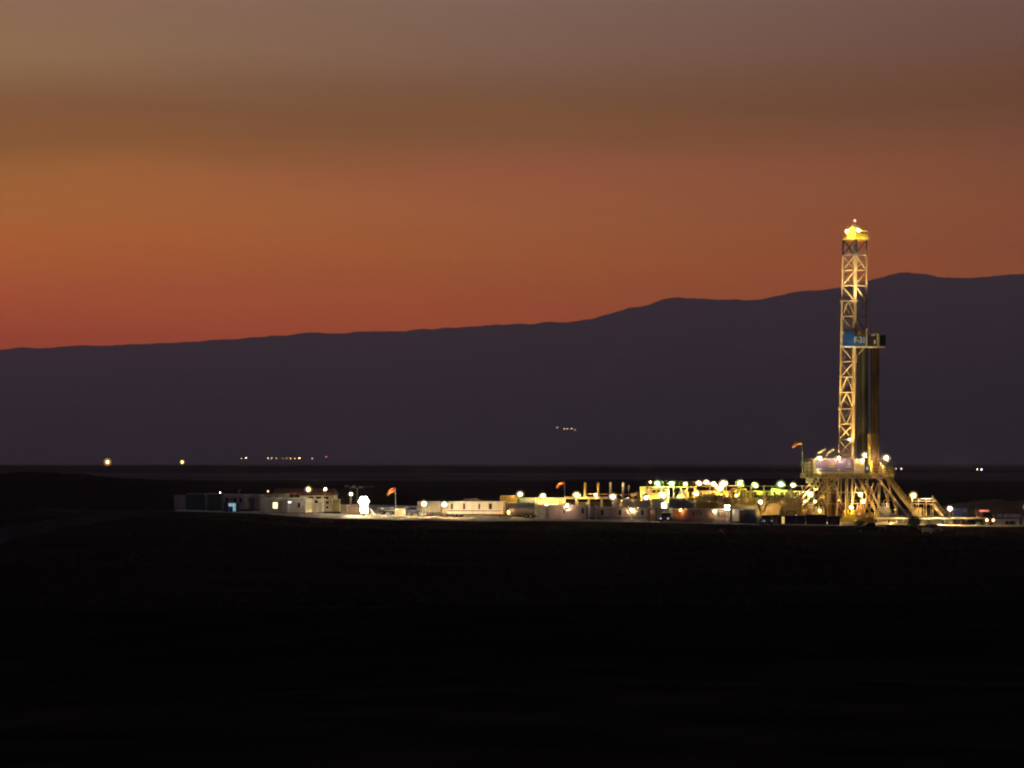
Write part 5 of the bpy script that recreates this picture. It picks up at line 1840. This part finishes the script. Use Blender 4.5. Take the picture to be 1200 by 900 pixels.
MB().box(QX(1066), QX(1093), -1.5, 1.5, QZ(591), QZ(589.8)).build('deck', M_steel, t)
for py in (584.2, 587.2):
    MB().bar((QX(1070), -1.5, QZ(py)), (QX(1093), -1.5, QZ(py)), 0.22).build('rail', M_cream, t)
for px in (1067, 1075, 1084, 1092):
    for y in (-1.45, 1.45):
        MB().bar((QX(px), y, 0), (QX(px), y, QZ(591.05)), 0.18).build('leg', M_steel, t)
    MB().bar((QX(px), -1.5, QZ(589.7)), (QX(px), -1.5, QZ(584.4)), 0.14).build('post', M_cream, t)
MB().tube((QX(1091.5), -1.5, QZ(584)), (QX(1091.5), -1.5, QZ(580.5)), 0.25, 0.12, n=8).build('cap', M_white, t)
for y in (-1.4, 1.4):
    MB().bar((QX(1093), y, QZ(590)), (QX(1106), y, QZ(607.5)), 0.16, 0.34).build('stringer', M_mast, t)
    MB().bar((QX(1093.5), y, QZ(584)), (QX(1107.5), y, QZ(602)), 0.10).build('stair_rail', M_yellow, t)
for i in range(9):
    f = (i + 0.5) / 9
    x, z = QX(1093) + (QX(1106) - QX(1093)) * f, QZ(590) + (QZ(607.5) - QZ(590)) * f
    MB().box(x - 0.14, x + 0.14, -1.3, 1.3, z - 0.02, z + 0.03).build('step', M_mustard, t)
MB().box(QX(1070.5), QX(1080), -0.6, 1.0, 0.3, QZ(594.5)).build('tank', M_yellow, t)
MB().tube((QX(1075), -0.9, QZ(600)), (QX(1075), -0.62, QZ(600)), 0.55, n=12).build('hatch', M_cream, t)
flood_pole(1070.5, 580.5, 551.5, 'strong warm lamp over the platform right of the long ramp', 'warm', 150, 0.46)
flood_pole(1113.3, 596.2, 551.5, 'warm lamp on a low pole right of the platform stairs', 'warm', 90, 0.38)
cabin(1117, 1136, 595.5, 563, 'shipping_container', 'dark blue container right of the low pole lamp', 'container', mat('container_blue', (0.03, 0.07, 0.30), 0.5, wear=0.3), None, group='shipping containers', ribs=0.4, rot=-0.05, base_h=0.12)
for i, px in enumerate((1121, 1126, 1131)):
    b = base(px, 559)
    t = thing('gas_cylinder', ('rusty gas cylinder before the blue container, nearest the lamp', 'rusty gas cylinder before the blue container, middle of three', 'rusty gas cylinder before the blue container, farthest from the lamp')[i], 'gas cylinder', b, 0, 'gas cylinders before the blue container')
    MB().tube((0, 0, 0), (0, 0, 1.15), 0.22, n=12).ball((0, 0, 1.15), 0.22, 0.2, 12, 6).build('body', M_rust, t)
    MB().tube((0, 0, 1.3), (0, 0, 1.55), 0.07, n=8).build('valve', M_metal, t)
b = base(1139, 559)
t = thing('dark_tank', 'upright black tank between blue container and red lit truck', 'tank', b, 0)
h = Z_(593, 559) - b.z
MB().tube((0, 0, 0.2), (0, 0, h - 0.3), 0.85, n=18).tube((0, 0, h - 0.3), (0, 0, h), 0.85, 0.4, n=18).build('shell', M_black, t)
for a in range(4):
    MB().box(0.6 * math.cos(a * 1.57 + 0.78) - 0.1, 0.6 * math.cos(a * 1.57 + 0.78) + 0.1, 0.6 * math.sin(a * 1.57 + 0.78) - 0.1, 0.6 * math.sin(a * 1.57 + 0.78) + 0.1, 0, 0.21).build('leg', M_dmetal, t)
# truck with red beacon and warm headlamps
b = base(1152, 558)
t = thing('truck', 'dark truck with red beacon bar and warm headlamps beyond the pipe deck', 'truck', b, math.radians(-70), 'vehicles parked on the pad')
MB().prism([(-3.2, 0.6), (2.6, 0.5), (2.7, 1.3), (1.9, 1.5), (1.5, 2.5), (-0.2, 2.6), (-0.25, 1.3), (-3.2, 1.3)], -1.05, 1.05).build('body', M_rust, t)
MB().bar((1.93, 0, 1.55), (1.56, 0, 2.42), 1.8, 0.04).build('windscreen', M_glass, t)
MB().box(0.2, 0.7, -0.9, 0.9, 2.6, 2.85).build('beacon_bar', mat('red_beacon', None, emit=(1.0, 0.16, 0.14), strength=0.9), t)
for s_ in (-1, 1):
    MB().ball((2.72, s_ * 0.7, 0.95), 0.24).build('headlight', mat('truck_headlamp', None, emit=(1.0, 0.62, 0.28), strength=6), t)
    for x in (-2.1, 1.5):
        wheel_at(t, x, s_ * 0.95, 0.48, 0.3)
MB().box(2.7, 2.85, -1.0, 1.0, 0.4, 0.65).build('bumper', M_orange, t)
b = base(1179, 562)
fb = thing('flat_trailer', 'low black flat trailer carrying four pale bags right of the red lit truck', 'trailer', b, 0)
kk = 562 / F
zd = Z_(606.6, 562) - b.z
MB().box((1160 - 1179) * kk, (1198 - 1179) * kk, -1.1, 1.1, zd - 0.16, zd).build('bed', M_black, fb)
for px in (1162, 1196):
    MB().box((px - 1179) * kk - 0.12, (px - 1179) * kk + 0.12, -0.9, 0.9, 0.0, zd - 0.162).build('stand', M_dmetal, fb)
for px in (1181, 1187):
    for yy in (-0.95, 0.95):
        wheel_at(fb, (px - 1179) * kk, yy, 0.36)
for i, px in enumerate((1164, 1171.5, 1181.5, 1191.5)):
    b = base(px, 562) 
    b.z = fb.location.z + zd + 0.004
    t = thing('bulk_bag', ('smallest pale bulk bag on the flat trailer, right next to the red lit truck', 'pale bulk bag on the flat trailer, second from the red lit truck', 'bright pale bulk bag on the flat trailer, third from the red lit truck', 'pale bulk bag on the flat trailer, farthest from the red lit truck')[i], 'bag', b, 0.1 * i, 'pale bags on the flat trailer')
    w = (0.2, 0.42, 0.6, 0.58)[i]
    h = (0.55, 0.6, 0.7, 0.64)[i]
    MB().prism([(-w, 0.0), (w, 0.0), (w * 1.08, h * 0.5), (w * 0.9, h), (-w * 0.85, h * 1.02), (-w * 1.06, h * 0.45)], -0.5, 0.5).build('bag', M_white, t)
    for sx in (-0.7, 0.7):
        MB().path([(sx * w - 0.08, 0, h * 0.98), (sx * w, 0, h + 0.18), (sx * w + 0.08, 0, h * 0.98)], 0.025, 5).build('loop', M_lgrey, t)
b = base(1176, 561)
flood_pole(1203, 594, 563, 'warm lamp on a pole beyond the pale bags', 'warm', 60, 0.4)
# dark things before the pipe deck
b = base(1020, 512)
b.z = ground_h(b.x, b.y)
pickup(b, math.radians(168), 'dark pickup truck parked side on before the ramp foot', M_black)
b = base(1092, 505)
b.z = ground_h(b.x, b.y)
pickup(b, math.radians(-75), 'dark pickup truck parked nose out below the pipe deck, right of the dark bush', M_dmetal)
b = base(1071, 530)
b.z = ground_h(b.x, b.y)
shrub(b, 1.3, 0.95, 700, 'round dark bush standing out against the pale pipe deck', 12, 0.25)
b = base(1008, 530)
b.z = ground_h(b.x, b.y)
shrub(b, 1.2, 0.6, 420, 'low dark bush between the dark skips and the side on pickup', 13, 0.22)

# ================================================================== lights far out on the plain
FAR = [(126, 541.5, 4200, 'orange', 4.5, 1.9, 'largest and brightest distant orange lamp, far left on the plain'), (213.5, 541.5, 4300, 'yellow', 4.0, 1.25, 'second bright distant lamp, right of the largest one'),
       (283, 537.2, 4600, 'warm', 1.2, 0.7, 'faint left lamp of a close distant pair'), (288.5, 536.6, 4600, 'white', 2.5, 1.0, 'brighter right lamp of a close distant pair'),
       (314, 537, 4700, 'white', 2.0, 0.85, 'distant white lamp starting a loose row'), (318.2, 537, 4700, 'warm', 2.0, 0.8, 'distant warm lamp close beside the white one that starts a row'),
       (324, 537, 4700, 'warm', 1.2, 0.75, 'single faint distant lamp in the middle of a row'), (331.5, 537.2, 4700, 'warm', 0.5, 0.6, 'very faint distant lamp left of a bright cluster'), (336, 537, 4750, 'orange', 0.7, 0.65, 'faint orange distant lamp left of a bright cluster'),
       (340.8, 537.2, 4700, 'warm', 1.8, 0.85, 'distant warm lamp leading a bright cluster'), (345.5, 537.2, 4700, 'yellow', 1.4, 0.8, 'distant yellow lamp inside a bright cluster'), (350.5, 537, 4650, 'yellow', 4.0, 1.2, 'brightest lamp of the distant cluster'),
       (366, 537.3, 4700, 'white', 1.1, 0.75, 'lone white distant lamp right of the cluster'), (382.3, 535.2, 4800, 'red', 2.0, 0.85, 'distant red lamp, higher than its neighbours'),
       (1050, 549.3, 2100, 'cool', 0.6, 0.4, 'dim greenish white distant lamp behind the ramp'), (1056.2, 549.3, 2100, 'pink', 1.6, 0.55, 'warm distant lamp behind the ramp'),
       (1145.3, 549.8, 2300, 'white', 1.8, 0.5, 'left lamp of the white distant pair on the right'), (1150.3, 550.2, 2300, 'cool', 2.6, 0.6, 'right lamp of the white distant pair on the right')]
for px, py, Y, c, pw, r_, lab in FAR:
    x = X_(px, Y)
    zt = Z_(py, Y)
    gz = -0.2
    pw *= 0.28
    r_ *= 3.6 if r_ > 1.21 else 1.7
    t = thing('distant_lamp', lab, 'lamp', (x, Y, gz), 0, 'lamps far out on the plain')
    MB().tube((0, 0.4, 0), (0, 0.4, zt - gz + r_), 0.25, 0.18, n=6).build('pole', M_dmetal, t)
    h = MB().tube((0, 0, r_ * 0.8), (0, 0, r_ * 1.1), r_ * 0.45, r_ * 0.3, n=8).bar((0, 0, r_), (0, 0.5, r_), 0.2).build('lamp_head', M_dmetal, t, (0, 0, zt - gz))
    MB().ball((0, 0, 0), r_, r_).build('lens', lens_mat(c, pw), h)
# hamlet on the mountain side
bpy.context.view_layer.update()
mt = bpy.data.objects['mountain']
for px, py, c, pw, lab in ((653, 501.0, 'cool', 3.5, 'leftmost and highest lamp of the row on the mountain side'), (661.3, 502.4, 'warm', 3.5, 'second lamp of the row on the mountain side'),
                           (665.0, 502.4, 'pink', 2.6, 'third lamp of the row on the mountain side'), (669.6, 502.4, 'pink', 4.5, 'brightest lamp of the row on the mountain side'), (673.8, 503.8, 'warm', 1.4, 'rightmost and faintest lamp of the row on the mountain side')):
    d = Vector((X_(px, 1000.0), 1000.0, Z_(py, 1000.0) - H)).normalized()
    ok, p, nrm, _ = mt.ray_cast(Vector((0, 0, H)), d)
    if not ok:
        continue
    r_ = 6.0
    pw *= 0.14
    t = thing('distant_lamp', lab, 'lamp', p - Vector((0, 30, 4)), 0, 'lamps on the mountain side')
    MB().tube((0, 1.0, -6), (0, 1.0, 5), 0.8, 0.6, n=6).build('pole', M_dmetal, t)
    h = MB().tube((0, 0, r_ * 0.8), (0, 0, r_ * 1.1), r_ * 0.4, r_ * 0.2, n=8).build('lamp_head', M_dmetal, t, (0, 0, 4))
    MB().ball((0, 0, 0), r_, r_ * 0.9).build('lens', lens_mat(c, pw), h)

# ================================================================== scrub before the pad; verge soil lightened for lamplight spilling off it
xs = axis([(-95, 135, 92)])
vs, fs = [], []
for x in xs:
    e = pe(x)
    for j in range(9):
        y = e - 1.2 - (30 + 6 * mnoise.noise(Vector((x * 0.05, 0, 4)))) * (j / 8) ** 1.3
        vs.append((x, y, ground_h(x, y) + (0.05 if 0 < j < 8 else 0.01) + (0.12 if j == 0 else 0)))
for i in range(len(xs) - 1):
    for j in range(8):
        a = i * 9 + j
        fs.append((a, a + 1, a + 10, a + 9))
tag(MB().add(vs, [f[::-1] for f in fs][:], True).build('verge', ground_mat('lamp_spill_dirt', (0.035, 0.025, 0.014), (0.055, 0.039, 0.022), (0.09, 0.064, 0.036), 0.12)), kind='structure')

rnd = random.Random(77)
sv = MB()
for i in range(5200):
    if i < 1800:
        x = rnd.uniform(-110, 135)
        y = pe(x) - 5.0 - abs(rnd.gauss(0, 26))
    else:
        y = rnd.uniform(150, 545)
        x = rnd.uniform(-0.2, 0.2) * y
        if y > pe(x) - 6:
            continue
    z = ground_h(x, y)
    sz = rnd.uniform(0.15, 0.55) * (1.0 if y > 300 else 0.8)
    for k_ in range(7):
        a = rnd.uniform(0, 6.28)
        l = sz * rnd.uniform(0.7, 1.3)
        w = sz * 0.16
        c = Vector((x + rnd.uniform(-.25, .25) * sz, y + rnd.uniform(-.25, .25) * sz, z - 0.03))
        tip = c + Vector((math.cos(a) * l * 0.6, math.sin(a) * l * 0.6, l))
        sd = Vector((-math.sin(a), math.cos(a), 0)) * w
        sv.add([c - sd, c + sd, tip], [(0, 1, 2)])
so_ = sv.build('scrub', mat('dry_scrub', (0.07, 0.055, 0.03), 0.9, wear=0.4))
tag(so_, 'dark dry scrub dotted over the ground before the pad', None, None, 'stuff')
